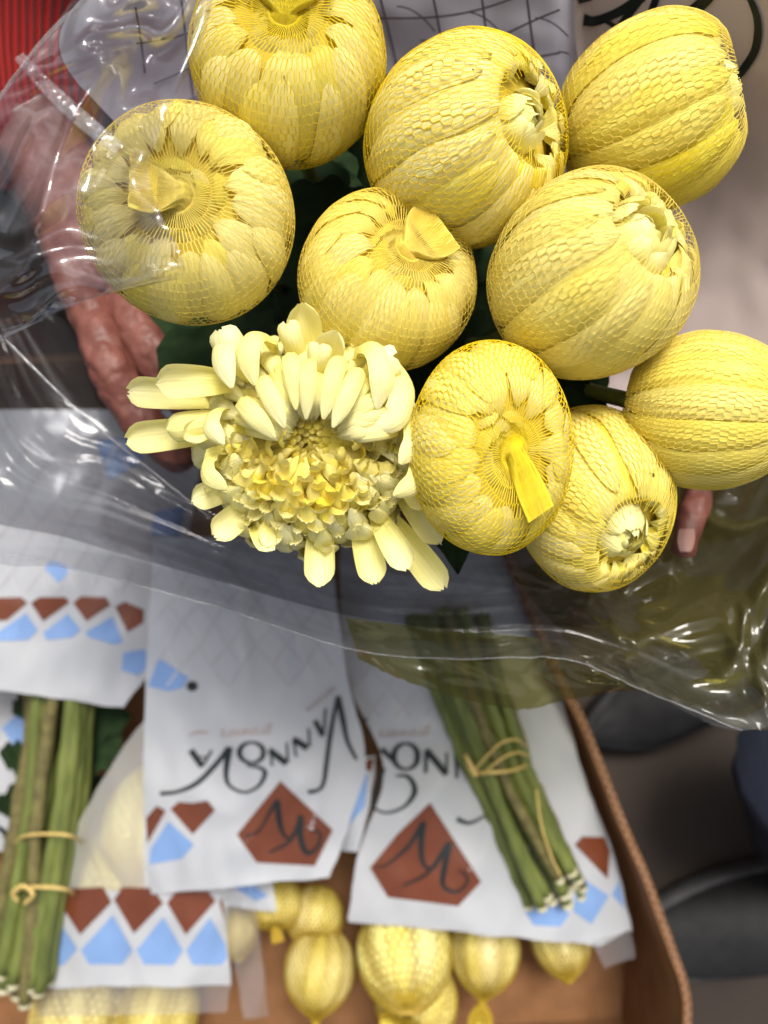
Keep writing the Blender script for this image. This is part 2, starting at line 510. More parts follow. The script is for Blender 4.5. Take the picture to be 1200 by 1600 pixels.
# ------------------------------------------------------------------ sheets of printed film and the print on them
class Sheet:
    """a sheet of film: outline given by a left and a right edge (rows from top to bottom), depth by a function of place"""
    def __init__(s, name, label, cat, mat, left, right, depth, group=None, nu=46, nv=60, part='printed_film', root=None):
        s.depth = depth
        u0, v0 = left[len(left) // 2]
        if root is None:
            s.root = thing(name, label, cat, P(u0, v0, depth(u0, v0)), group)
        else:
            s.root = root
        s.org = s.root.location.copy()
        s.film = s.surface(part, mat, left, right, nu, nv)
    def pt(s, u, v, lift=0):
        return P(u, v, s.depth(u, v) - lift) - s.org
    def surface(s, name, mat, left, right, nu=46, nv=60, lift=0, parent=None):
        L = [q + np.array((2.6 * nz(q[1] * .045, 1.0, q[0] * .01), 0)) for q in crom(left, 8)]; R = [q + np.array((2.6 * nz(q[1] * .04, 9.0, q[0] * .01), 0)) for q in crom(right, 8)]
        def at(A, t):
            x = t * (len(A) - 1); i = min(int(x), len(A) - 2); return A[i] + (A[i + 1] - A[i]) * (x - i)
        vv, uv = [], []
        for i in range(nv):
            a, b = at(L, i / (nv - 1)), at(R, i / (nv - 1))
            for j in range(nu):
                u, v = a + (b - a) * j / (nu - 1)
                if i == nv - 1: v += 3.5 * nz(u * .022, v * .01)
                vv.append(s.pt(u, v, lift)); uv.append((j / (nu - 1), i / (nv - 1)))
        return mesh_obj(name, vv, grid_faces(nv, nu), mat, parent or s.root, uvs=uv)
    def poly(s, name, mat, pts, lift=.0006, parent=None):
        """printed patch: fan from the centre, rings so that it follows the sheet"""
        pts = [np.array(p, float) for p in pts]
        den = []
        for i in range(len(pts)):
            a, b = pts[i], pts[(i + 1) % len(pts)]
            k = max(1, int(np.linalg.norm(b - a) / 9))
            den += [a + (b - a) * t / k for t in range(k)]
        c = sum(den) / len(den)
        rings = 6
        vv, ff = [s.pt(c[0], c[1], lift)], []
        n = len(den)
        for r in range(1, rings + 1):
            for q in den:
                x = c + (q - c) * r / rings
                vv.append(s.pt(x[0], x[1], lift))
        for k in range(n):
            ff.append((0, 1 + k, 1 + (k + 1) % n))
        for r in range(rings - 1):
            for k in range(n):
                a = 1 + r * n + k; b = 1 + r * n + (k + 1) % n
                ff.append((a, a + n, b + n, b))
        return mesh_obj(name, vv, ff, mat, parent or s.root)
    def strokes(s, name, mat, lines, lift=.0011, parent=None):
        """pen strokes [(points, w0, w1, ...)]: widths spread along each stroke"""
        vv, ff = [], []
        for pts, ws in lines:
            c = crom(pts, 10 if len(pts) > 2 else max(2, int(np.hypot(*(np.array(pts[1]) - np.array(pts[0]))) / 7)))
            base = len(vv)
            for i, p in enumerate(c):
                t = c[min(i + 1, len(c) - 1)] - c[max(i - 1, 0)]
                t = t / (np.linalg.norm(t) + 1e-9)
                x = i / (len(c) - 1) * (len(ws) - 1)
                k = min(int(x), len(ws) - 2) if len(ws) > 1 else 0
                w = ws[0] if len(ws) == 1 else ws[k] + (ws[k + 1] - ws[k]) * (x - k)
                nn = np.array((-t[1], t[0])) * w * (1.3 if 'lettering' in name or 'monogram' in name else 1) / 2
                for q in (p + nn, p - nn):
                    vv.append(s.pt(q[0], q[1], lift))
            for i in range(len(c) - 1):
                a = base + 2 * i
                ff.append((a, a + 1, a + 3, a + 2))
        return mesh_obj(name, vv, ff, mat, parent or s.root)
    def text(s, name, mat, body, u, v, size, ang, shear=.3, lift=.0011):
        cu = bpy.data.curves.new('lettering_source', 'FONT')
        cu.body = body; cu.size = 1; cu.shear = shear; cu.align_x = 'CENTER'; cu.resolution_u = 3
        tmp = bpy.data.objects.new('lettering_source', cu)
        col.objects.link(tmp)
        dg = bpy.context.evaluated_depsgraph_get()
        me = bpy.data.meshes.new_from_object(tmp.evaluated_get(dg))
        bpy.data.objects.remove(tmp); bpy.data.curves.remove(cu)
        ca, sa = math.cos(ang), math.sin(ang)
        vv = []
        for w in me.vertices:
            x, y = w.co.x * size, w.co.y * size
            vv.append(s.pt(u + x * ca - y * sa, v - (x * sa + y * ca), lift))
        ff = [tuple(p.vertices) for p in me.polygons]
        bpy.data.meshes.remove(me)
        return mesh_obj(name, vv, ff, mat, s.root, smooth=False)

def lattice(box, pitch, slope, wid, bend=0, skip=None):
    """two families of crossing lines inside box, as strokes"""
    u0, v0, u1, v1 = box
    out = []
    for sgn in (1, -1):
        k = -40
        while k < 60:
            x0 = u0 + k * pitch
            pts = []
            for i in range(9):
                v = v0 + (v1 - v0) * i / 8
                u = x0 + sgn * (v - v0) * slope
                if u0 <= u <= u1 and (skip is None or not skip(u, v)):
                    pts.append((u + bend * math.sin(v * .06 + k), v))
            if len(pts) >= 2:
                out.append((pts, [wid]))
            k += 1
    return out

def dsheet(d0, uc, vc, hw, hv, gx=0, gy=0, bul=.02, bv=.004, amp=.003, fr=.012, seed=0):
    def f(u, v):
        x, y = (u - uc) / hw, (v - vc) / hv
        d = d0 + gx * x + gy * y - bul * (1 - min(1.6, x * x)) - bv * (1 - min(2, y * y))
        d -= amp * 1.1 * (.5 - abs(nz(u * fr * .9 + seed * 2, v * fr * .7 + u * fr * .3, seed)) * 1.6)
        d -= amp * nz(u * fr + seed, v * fr * .6, seed * 1.7) + amp * .5 * nz(u * fr * 2.7, v * fr * 1.6 + seed, 3.1)
        return d
    return f

def build_sleeves():
    G = 'printed sleeves lying in the cardboard box'
    # --- sleeve with the stems pointing down, upper left
    s1 = Sheet('flower_sleeve', 'white sleeve whose band of copper and blue diamonds ends above bare leafy stems', 'flower sleeve', M['sheet'],
               [(-90, 640), (-90, 860), (-90, 1066)], [(330, 640), (290, 860), (256, 1010), (192, 1106)],
               dsheet(.640, 80, 950, 230, 200, gx=.02, bul=.03, seed=1), G)
    # cut the hem upward in the middle: a dark gap is formed by the stems; hem drawn by the sheet edge
    for pts in ([(-6, 934), (33, 933), (43, 942), (11, 969), (-6, 970)], [(48, 942), (62, 933), (102, 933), (109, 941), (67, 971)],
                [(114, 942), (126, 932), (165, 933), (173, 945), (135, 971)], [(180, 948), (195, 940), (225, 953), (224, 973), (199, 988)],
                [(230, 1006), (240, 1000), (250, 1012), (240, 1034)]):
        s1.poly('printed_diamond', M['ink_rust'], pts)
    for pts in ([(-6, 989), (41, 958), (59, 985), (44, 1000), (-6, 1002)], [(67, 989), (106, 959), (126, 984), (113, 996), (73, 1000)],
                [(133, 988), (176, 963), (192, 1003), (179, 1007), (140, 996)], [(192, 1020), (226, 1014), (236, 1037), (216, 1056), (190, 1047)],
                [(67, 886), (81, 876), (118, 888), (91, 911)], [(150, 690), (205, 680), (225, 720), (170, 750)], [(240, 800), (290, 790), (280, 840), (236, 836)]):
        s1.poly('printed_diamond', M['ink_blue'], pts)
    s1.strokes('printed_lattice', M['ink_grey'], lattice((-80, 660, 225, 926), 48, .62, 3, 3), .0008)
    # --- middle sleeve with lettering
    s3 = Sheet('flower_sleeve', 'white sleeve with black swash lettering and one large copper diamond, square left edge', 'flower sleeve', M['sheet'],
               [(240, 840), (228, 1060), (224, 1250), (226, 1398)], [(515, 840), (540, 1050), (572, 1180), (545, 1290), (515, 1372)],
               dsheet(.622, 390, 1150, 190, 250, gx=-.004, bul=.022, seed=4, amp=.005), G)
    Z = lambda x, y: (200 + x * .35, 1040 + y * .35)
    s3.poly('printed_diamond', M['ink_rust'], [(438, 1220), (520, 1297), (492, 1353), (401, 1348), (370, 1304)])
    s3.poly('printed_diamond', M['ink_rust'], [(266, 1264), (279, 1253), (301, 1255), (324, 1251), (336, 1266), (301, 1304)])
    s3.poly('printed_diamond', M['ink_rust'], [(228, 1278), (245, 1259), (259, 1267), (230, 1318)])
    s3.poly('printed_diamond', M['ink_blue'], [(263, 1283), (303, 1320), (284, 1342), (233, 1351), (235, 1327)])
    s3.poly('printed_diamond', M['ink_blue'], [(231, 1072), (248, 1028), (294, 1058), (286, 1074), (264, 1080)])
    s3.poly('printed_dot', M['ink_black'], [(300 + 9 * math.cos(a), 1072 + 8 * math.sin(a)) for a in np.linspace(0, 6.28, 13)[:-1]], .0011)
    s3.strokes('printed_monogram', M['ink_black'], [
        ([Z(520, 760), Z(580, 742), Z(635, 650), Z(665, 600)], [2, 3, 5]), ([Z(665, 600), Z(675, 690), Z(695, 755), Z(730, 768), Z(770, 700)], [7, 7, 4, 3, 3]),
        ([Z(770, 670), Z(772, 780), Z(805, 838), Z(852, 800), Z(855, 745), Z(820, 740)], [8, 7, 4, 3, 2]), ([Z(770, 690), Z(720, 785), Z(630, 835)], [6, 4, 3])], .0013)
    s3.strokes('printed_lettering', M['ink_black'], [
        ([(528, 1088), (536, 1125), (543, 1158), (557, 1187)], [7, 7, 5, 4]), ([(527, 1090), (516, 1150), (510, 1195), (506, 1222), (498, 1234), (481, 1238)], [4, 6, 6, 5, 4, 5]),
        ([(509, 1107), (506, 1143)], [3, 3]), ([(492, 1126), (505, 1150)], [6, 7]),
        ([(482, 1138), (484, 1166)], [3, 3]), ([(458, 1155), (481, 1169)], [8, 8]), ([(458, 1155), (463, 1183)], [3, 3]),
        ([(448, 1160), (450, 1192)], [3, 3]), ([(421, 1172), (448, 1193)], [8, 8]), ([(423, 1169), (425, 1197)], [3, 3]),
        ([(393 + 19 * math.cos(a), 1176 + 16 * math.sin(a)) for a in np.linspace(0, 6.28, 15)], [7, 3, 7, 3, 7]),
        ([(358, 1167), (353, 1209), (359, 1228), (382, 1238), (404, 1228), (414, 1209), (407, 1200), (385, 1196)], [9, 6, 4, 3, 4, 6, 4, 2]),
        ([(356, 1169), (339, 1192), (308, 1223), (277, 1237), (250, 1240)], [5, 6, 6, 4, 5]),
        ([(298, 1172), (316, 1198)], [8, 7]), ([(316, 1197), (331, 1172)], [3, 3]), ([(309, 1183), (325, 1183)], [2, 2]),
        ([(566, 1126), (574, 1124)], [4, 4])], .0012)
    s3.text('printed_small_lettering', M['ink_soft'], 'growers', 385, 1138, 24, math.pi + .06)
    s3.text('printed_small_lettering', M['ink_soft'], 'vannova', 500, 1088, 18, math.pi + .7)
    s3.strokes('printed_rule', M['ink_soft'], [([(294, 1149), (310, 1144), (326, 1145)], [2, 4, 2])])
    s3.strokes('printed_lattice', M['ink_grey'], lattice((238, 845, 520, 1105), 47, .72, 3, 3, lambda u, v: v > 1075 + 25 * math.sin(u * .06)), .0008)
    # --- right sleeve
    s4 = Sheet('flower_sleeve', 'white lettered sleeve along the box wall with a bundle of stems lying across it', 'flower sleeve', M['sheet'],
               [(530, 840), (540, 1050), (600, 1200), (560, 1330), (545, 1436)], [(790, 840), (865, 1050), (915, 1220), (958, 1330), (988, 1455)],
               dsheet(.640, 740, 1250, 230, 260, gx=.0, bul=.026, seed=9, amp=.004), G, nu=56)
    Z = lambda x, y: (520 + x * .4, 1080 + y * .4)
    s4.surface('printed_hem', M['sheet'], [(545, 1430), (546, 1440)], [(988, 1450), (940, 1478)], 46, 5, -.0004)
    s4.poly('printed_diamond', M['ink_rust'], [(672, 1254), (752, 1378), (716, 1416), (606, 1402), (578, 1356), (620, 1304)])
    s4.poly('printed_diamond', M['ink_rust'], [(898, 1320), (910, 1307), (945, 1308), (953, 1330), (950, 1374)])
    for pts in ([(904, 1368), (952, 1400), (924, 1444), (896, 1424)], [(956, 1398), (968, 1376), (976, 1420)], [(820, 1424), (834, 1408), (876, 1416), (890, 1428), (876, 1448), (834, 1446)]):
        s4.poly('printed_diamond', M['ink_blue'], pts)
    s4.strokes('printed_monogram', M['ink_black'], [
        ([Z(170, 690), Z(220, 672), Z(300, 600), Z(355, 510)], [2, 3, 5, 6]), ([Z(355, 510), Z(345, 600), Z(355, 675), Z(395, 690), Z(445, 610)], [7, 7, 5, 3, 3]),
        ([Z(455, 590), Z(435, 700), Z(432, 760), Z(480, 785), Z(525, 750), Z(515, 712), Z(490, 702)], [8, 7, 5, 4, 3, 3, 2]), ([Z(450, 600), Z(370, 710), Z(275, 760)], [6, 4, 3])], .0013)
    s4.strokes('printed_lettering', M['ink_black'], [
        ([(634 + 19 * math.cos(a), 1182 + 20 * math.sin(a)) for a in np.linspace(0, 6.28, 15)], [8, 3, 8, 3, 8]),
        ([(666, 1172), (665, 1208)], [5, 4]), ([(666, 1172), (698, 1210)], [8, 8]), ([(698, 1176), (698, 1210)], [3, 3]),
        ([(712, 1178), (714, 1216)], [4, 4]), ([(712, 1182), (742, 1228)], [7, 8]),
        ([(596, 1170), (616, 1190)], [7, 5]),
        ([(618, 1212), (638, 1214), (648, 1236), (632, 1260), (604, 1270), (584, 1260), (588, 1236), (600, 1200)], [2, 5, 7, 4, 3, 3, 4, 5]),
        ([(714, 1280), (732, 1286), (752, 1278), (768, 1266)], [6, 4, 3, 3])], .0012)
    s4.text('printed_small_lettering', M['ink_soft'], 'growers', 632, 1140, 24, math.pi + .05)
    s4.strokes('printed_lattice', M['ink_grey'], lattice((535, 845, 790, 1120), 47, .72, 3, 3), .0008)
    s4.surface('clear_fringe', M['fringe'], [(925, 1470), (945, 1512)], [(988, 1455), (992, 1498)], 14, 8, .001)
    # --- lower left sleeve with the heads at the bottom
    s2 = Sheet('flower_sleeve', 'frosted sleeve with pale flowers showing through and a diamond band at its hem', 'flower sleeve', M['sheet_frost'],
               [(245, 1100), (178, 1190), (104, 1330), (50, 1545)], [(370, 1080), (372, 1220), (356, 1390), (362, 1540)],
               dsheet(.655, 215, 1380, 165, 220, bul=.03, seed=14, amp=.004), G, part='frosted_film')
    s2.surface('printed_band', M['sheet'], [(80, 1392), (50, 1545)], [(347, 1392), (362, 1540)], 40, 20, .0005)
    for pts in ([(93, 1411), (110, 1389), (161, 1386), (174, 1410), (125, 1461)], [(178, 1406), (191, 1386), (238, 1388), (255, 1411), (209, 1459)],
                [(261, 1411), (275, 1393), (325, 1393), (337, 1408), (290, 1461)], [(343, 1411), (347, 1398), (351, 1440)], [(80, 1396), (90, 1413), (73, 1448)]):
        s2.poly('printed_diamond', M['ink_rust'], pts, .0014)
    for pts in ([(57, 1514), (68, 1459), (90, 1437), (121, 1483), (99, 1508)], [(126, 1485), (176, 1430), (207, 1485), (191, 1507), (139, 1507)],
                [(213, 1485), (255, 1433), (286, 1485), (271, 1508), (225, 1507)], [(291, 1485), (328, 1433), (352, 1474), (355, 1496), (346, 1508), (301, 1508)]):
        s2.poly('printed_diamond', M['ink_blue'], pts, .0014)
    s2.surface('clear_fringe', M['fringe'], [(52, 1543), (60, 1590)], [(362, 1540), (352, 1582)], 40, 10, .0002)
    s2.surface('clear_fringe', M['fringe'], [(350, 1400), (380, 1592)], [(398, 1400), (420, 1588)], 10, 24, .006)
    # --- small folded corner between the two lettered sleeves
    s5 = Sheet('flower_sleeve', 'narrow folded sleeve edge with a blue stripe squeezed between the two lettered sleeves', 'flower sleeve', M['sheet'],
               [(562, 1185), (540, 1280), (530, 1330)], [(588, 1180), (578, 1260), (560, 1330)], dsheet(.626, 560, 1260, 24, 80, bul=.008, seed=22, amp=.001), G, nu=12, nv=20)
    s5.poly('printed_diamond', M['ink_blue'], [(552, 1228), (560, 1206), (575, 1210), (570, 1260), (545, 1290), (542, 1278)])
    s5.poly('printed_diamond', M['ink_rust'], [(566, 1190), (584, 1184), (580, 1205), (566, 1203)])
    # --- scrap of sleeve below the middle one
    s6 = Sheet('flower_sleeve', 'crumpled white and blue sleeve end tucked under the lettered sleeve with the square edge', 'flower sleeve', M['sheet'],
               [(236, 1330), (228, 1402)], [(420, 1330), (432, 1425)], dsheet(.648, 330, 1380, 110, 60, bul=.006, seed=31, amp=.006, fr=.02), G, nu=30, nv=16)
    s6.poly('printed_diamond', M['ink_blue'], [(270, 1372), (330, 1374), (326, 1390), (290, 1392)])
    s6.poly('printed_diamond', M['ink_blue'], [(345, 1374), (395, 1380), (418, 1400), (400, 1408)])
    # --- sleeve lying far left, under the stems
    s7 = Sheet('flower_sleeve', 'pale sleeve with a blue diamond half hidden behind the leafy stems', 'flower sleeve', M['sheet'],
               [(-120, 1060), (-120, 1330)], [(150, 1050), (80, 1330)], dsheet(.70, 20, 1180, 130, 140, bul=.008, seed=41, amp=.004), G, nu=24, nv=24)
    s7.poly('printed_diamond', M['ink_blue'], [(2, 1138), (32, 1110), (52, 1118), (50, 1160), (22, 1166)])
    s7.strokes('printed_lettering', M['ink_black'], [([(-14, 1290), (6, 1300), (14, 1330)], [4, 7, 4])])
    # --- blank sleeve paper on the right against the wall lies within s4; another underneath the held bouquet
build_sleeves()

# ------------------------------------------------------------------ stem bundles
def leaf_mesh(name, parent, base, d, up, L, W, seed, mat=None, org=None):
    """lobed chrysanthemum leaf from base along d"""
    d = d.normalized(); s = d.cross(up).normalized(); nn = s.cross(d)
    nr, ncs = 14, 9
    vv = []
    for i in range(nr):
        t = i / (nr - 1)
        lob = .55 + .45 * abs(math.sin(t * math.pi * 3.2 + .4))
        w = W * math.sin(math.pi * min(1, .06 + t * .94)) ** .6 * lob * (1 - .25 * t)
        if i == nr - 1: w = W * .03
        for j in range(ncs):
            x = -1 + 2 * j / (ncs - 1)
            z = -.12 * L * t * t + .10 * W * abs(x) + .12 * W * nz(t * 4 + seed, x * 2.5, seed)
            vv.append(base + d * (L * t) + s * (w * x) + nn * z - org)
    return mesh_obj(name, vv, grid_faces(nr, ncs), mat or M['leaf'], parent)

def stem_bunch(label, stems, bands, leaves, seed, tails=None):
    rnd = random.Random(seed)
    u, v, d = stems[0][0][-1]
    root = thing('stem_bunch', label, 'stems', P(u, v, d), 'tied flower stems in the box')
    org = root.location
    for pts, rpx, brown in stems:
        c = crom(pts, 7)
        pp = [P(*q) for q in c]
        rad = [rpx * .92 / 600 * TAN * q[2] * (1 + .10 * (1 if i % 9 == 4 else 0) + .06 * rnd.uniform(-1, 1)) for i, q in enumerate(c)]
        st = tube('stem', pp, rad, M['stem_brown'] if brown else M['stem'], root, 10, org, .35)
        e = pp[-1]; dr = (pp[-1] - pp[-2]).normalized()
        tube('cut_end', [e - dr * .0002, e + dr * .0035, e + dr * .0042], [rad[-1] * 1.0, rad[-1] * .97, rad[-1] * .8], M['stem_cut'], st, 9, org)
    for pts, r in bands:
        tube('rubber_band', [P(*q) for q in crom(pts, 6)], [r] * (len(crom(pts, 6))), M['band'], root, 6, org)
    for (b, t, W, sd) in leaves:
        b_, t_ = P(*b), P(*t)
        leaf_mesh('leaf', root, b_, t_ - b_, Vector((0, 0, 1)), (t_ - b_).length, W, sd, org=org)
    return root

def build_stems():
    rnd = random.Random(5)
    # left bundle
    st = []
    for a, b, c, r, br, dd in [((70, 1050), (62, 1200), (8, 1540), 15, 0, .63), ((118, 1050), (108, 1210), (60, 1545), 14, 0, .622), ((96, 1050), (84, 1250), (30, 1552), 13, 1, .645),
                               ((140, 1060), (125, 1260), (86, 1480), 12, 0, .64), ((50, 1060), (42, 1240), (-10, 1530), 13, 1, .65), ((88, 1050), (60, 1260), (40, 1565), 12, 1, .618),
                               ((60, 1056), (30, 1270), (-20, 1560), 13, 1, .64), ((105, 1080), (78, 1300), (52, 1520), 11, 1, .66),
                               ((80, 1050), (76, 1220), (22, 1535), 12, 0, .628), ((128, 1060), (118, 1230), (74, 1530), 12, 0, .63), ((60, 1060), (50, 1230), (2, 1520), 12, 0, .625), ((112, 1060), (96, 1240), (48, 1540), 11, 0, .618), ((135, 1070), (112, 1280), (66, 1500), 10, 1, .635)]:
        mid = ((b[0] + c[0]) / 2 + rnd.uniform(-3, 3), (b[1] + c[1]) / 2)
        st.append(([(a[0], a[1] - 60, dd + .005), (a[0], a[1], dd), (b[0], b[1], dd), (*mid, dd), (c[0], c[1], dd + .004)], r, br))
    stem_bunch('leafy green stems with cut ends beside the frosted sleeve, held by two rubber bands', st,
               [([(22, 1318, .632), (40, 1306, .607), (80, 1303, .598), (110, 1306, .600), (128, 1316, .628)], .0013),
                ([(16, 1400, .632), (36, 1388, .604), (70, 1386, .594), (104, 1390, .600), (116, 1398, .63)], .0015),
                ([(28, 1408, .602), (20, 1396, .598), (36, 1384, .596), (52, 1398, .594), (38, 1412, .6)], .0016)],
               [((60, 1090, .65), (12, 1118, .67), .014, 1), ((60, 1190, .65), (-8, 1178, .67), .019, 2), ((70, 1230, .65), (-20, 1275, .68), .018, 3), ((140, 1090, .65), (165, 1150, .69), .016, 4),
                ((130, 1150, .66), (180, 1190, .70), .018, 5), ((120, 1260, .67), (170, 1210, .7), .016, 7), ((120, 1130, .655), (205, 1120, .66), .022, 9), ((125, 1200, .655), (190, 1150, .66), .02, 10), ((110, 1300, .66), (135, 1230, .665), .018, 12)], 3)
    # right bundle
    st = []
    for a, b, c, r, br, dd in [((665, 960), (745, 1190), (860, 1405), 11, 0, .605), ((690, 950), (765, 1180), (880, 1395), 12, 0, .598), ((640, 960), (735, 1200), (825, 1412), 11, 0, .612),
                               ((720, 950), (795, 1180), (890, 1360), 12, 0, .60), ((745, 960), (805, 1170), (893, 1380), 11, 1, .612), ((700, 960), (780, 1200), (872, 1372), 9, 1, .588),
                               ((655, 980), (742, 1220), (800, 1345), 11, 1, .618), ((680, 1000), (752, 1230), (792, 1375), 10, 1, .622), ((705, 990), (770, 1220), (845, 1415), 10, 0, .592),
                               ((630, 960), (722, 1180), (812, 1395), 10, 1, .622), ((735, 950), (790, 1150), (905, 1398), 10, 0, .62),
                               ((650, 960), (728, 1190), (838, 1400), 11, 0, .608), ((755, 960), (815, 1180), (900, 1372), 11, 0, .606), ((675, 960), (758, 1200), (852, 1398), 11, 0, .594), ((712, 960), (786, 1190), (884, 1410), 11, 0, .602), ((765, 970), (824, 1190), (908, 1385), 10, 1, .618)]:
        mid = ((b[0] + c[0]) / 2 + rnd.uniform(-5, 5), (b[1] + c[1]) / 2)
        st.append(([(a[0], a[1], dd + .006), ((a[0] + b[0]) / 2 - 5, (a[1] + b[1]) / 2, dd), (b[0], b[1], dd), (*mid, dd), (c[0], c[1], dd + .005)], r, br))
    stem_bunch('bare green stems tied with pale string lying on the right lettered sleeve', st,
               [([(728, 1190, .60), (745, 1206, .584), (770, 1207, .574), (800, 1204, .580), (822, 1196, .60)], .0013),
                ([(740, 1205, .583), (762, 1180, .578), (785, 1160, .576), (808, 1156, .583), (820, 1166, .60)], .0010),
                ([(752, 1212, .581), (780, 1188, .574), (806, 1176, .578), (826, 1182, .60)], .0010),
                ([(728, 1180, .59), (734, 1200, .582), (744, 1212, .581), (736, 1196, .579), (730, 1186, .58)], .0016),
                ([(838, 1235, .585), (846, 1290, .583), (862, 1340, .585), (876, 1368, .588)], .0009)], [], 8)
build_stems()

# ------------------------------------------------------------------ netted flower buds
PROF = {   # (radius, height) along the axis, in units of the bud's radius, from the stem end to the tip
    'tied': [(.08, -.90), (.42, -.86), (.74, -.62), (.95, -.25), (1.0, .08), (.95, .40), (.78, .66), (.57, .79), (.40, .775), (.24, .70), (.06, .62)],
    'open': [(.08, -.95), (.42, -.90), (.75, -.66), (.95, -.28), (1.0, .08), (.95, .42), (.80, .70), (.60, .88), (.44, .93), (.30, .84), (.10, .70)],
    'long': [(.08, -.92), (.45, -.86), (.78, -.60), (.97, -.22), (1.0, .10), (.93, .48), (.76, .80), (.52, 1.05), (.30, 1.20), (.16, 1.28), (.06, 1.30)],
}
NETP = {
    'tied': [(.09, -.92), (.43, -.87), (.75, -.63), (.957, -.255), (1.006, .08), (.957, .405), (.79, .67), (.58, .81), (.43, .80), (.30, .755), (.18, .715), (.11, .70)],
    'open': [(.09, -.96), (.43, -.91), (.76, -.665), (.957, -.285), (1.006, .08), (.957, .425), (.805, .70), (.61, .875), (.46, .925), (.36, .91)],
    'long': [(.09, -.93), (.46, -.87), (.79, -.605), (.977, -.225), (1.006, .10), (.937, .485), (.77, .81), (.53, 1.065), (.31, 1.22), (.17, 1.32), (.10, 1.42)],
}
class Profile:
    def __init__(s, pts):
        c = np.array(crom(pts, 16))
        seg = np.linalg.norm(np.diff(c, axis=0), axis=1)
        s.L = np.concatenate([[0], np.cumsum(seg)]); s.len = s.L[-1]; s.L /= s.len; s.c = c
    def at(s, t):
        r = np.interp(t, s.L, s.c[:, 0]); z = np.interp(t, s.L, s.c[:, 1])
        return r, z
    def nrm(s, t):
        a, b = s.at(max(0, t - .01)), s.at(min(1, t + .01))
        dr, dz = b[0] - a[0], b[1] - a[1]
        n = math.hypot(dr, dz) + 1e-9
        return dz / n, -dr / n

def petal_patch(parent, prof, R, Mx, th0, w0, s0, s1, layer, bulge, swirl, seed, mat, curl=.10, nr=16, ncs=9, tilt=.0, name='petal', lat=None):
    vv, uv, ce = [], [], []
    for i in range(nr):
        t = i / (nr - 1)
        s = s0 + (s1 - s0) * (1 - (1 - t) ** 1.25)
        r, z = prof.at(s); n_r, n_z = prof.nrm(s)
        k = max(0, (t - .62) / .38)
        w = w0 * (1 - k ** 2.4) ** .6 * (.8 + .2 * min(1, t * 4))
        if i == nr - 1: w = w0 * .10
        for j in range(ncs):
            x = -1 + 2 * j / (ncs - 1)
            th = th0 + swirl * (s - .5) + x * w + .05 * nz(seed, s * 5, x)
            h = layer + bulge * (1 - abs(x) ** 2.6) * (1 - .35 * k) + tilt * x - curl * k ** 2 * (1 - .4 * x * x) + .008 * nz(th * 3 + seed, s * 6, seed) + .020 * nz(x * 2.4 + seed * 2, s * 1.6, 7.7) * (1 - .5 * x * x)
            h += .012 * nz(x * 4.5 + seed * 3, s * 1.8, 1.5)
            rr, zz = r + n_r * h, z + n_z * h
            p = Vector((rr * math.cos(th), rr * math.sin(th), zz)) * R
            vv.append(Mx @ p); uv.append((.5 + x / 2, t)); ce.append(lat(s, th) if lat else (0, 0))
    return mesh_obj(name, vv, grid_faces(nr, ncs), mat, parent, uvs=uv, cells=ce)

def spoon(parent, base, tip, side, up, w, cup, bend, seed, mat, nr=11, ncs=7, hook=.25, prof=None, name='petal', notch=.0):
    """free petal: trough-shaped blade from base to tip; bend lifts the middle, hook turns the tip towards up"""
    d = tip - base; L = d.length; dn = d / L
    side = (side - dn * side.dot(dn)).normalized(); nn = side.cross(dn).normalized()
    if nn.dot(up) < 0: nn = -nn
    vv, uv = [], []
    for i in range(nr):
        t = i / (nr - 1)
        wd = w * (prof(t) if prof else (.55 + .45 * math.sin(min(1, t * 1.25) * math.pi * .5)) * (1 - max(0, (t - .72) / .28) ** 2.2 * .82))
        c = base + dn * (L * t) + nn * (bend * L * math.sin(math.pi * t) + hook * L * max(0, t - .72) ** 2 * 3.2)
        for j in range(ncs):
            x = -1 + 2 * j / (ncs - 1)
            a = x * cup
            q = c + side * (math.sin(a) / cup * wd) + nn * ((1 - math.cos(a)) / cup * wd) * (1 if cup > 0 else -1)
            q += nn * (w * .10 * nz(seed + x * 2, t * 3, seed)) + dn * (L * .03 * nz(seed, x * 3, 2.2) * t)
            if t > .9: q -= dn * (notch * L * (1 - abs(abs(x) - .5) * 2) * (t - .9) * 10)
            vv.append(q); uv.append((.5 + x / 2, t))
    return mesh_obj(name, vv, grid_faces(nr, ncs), mat, parent, uvs=uv)

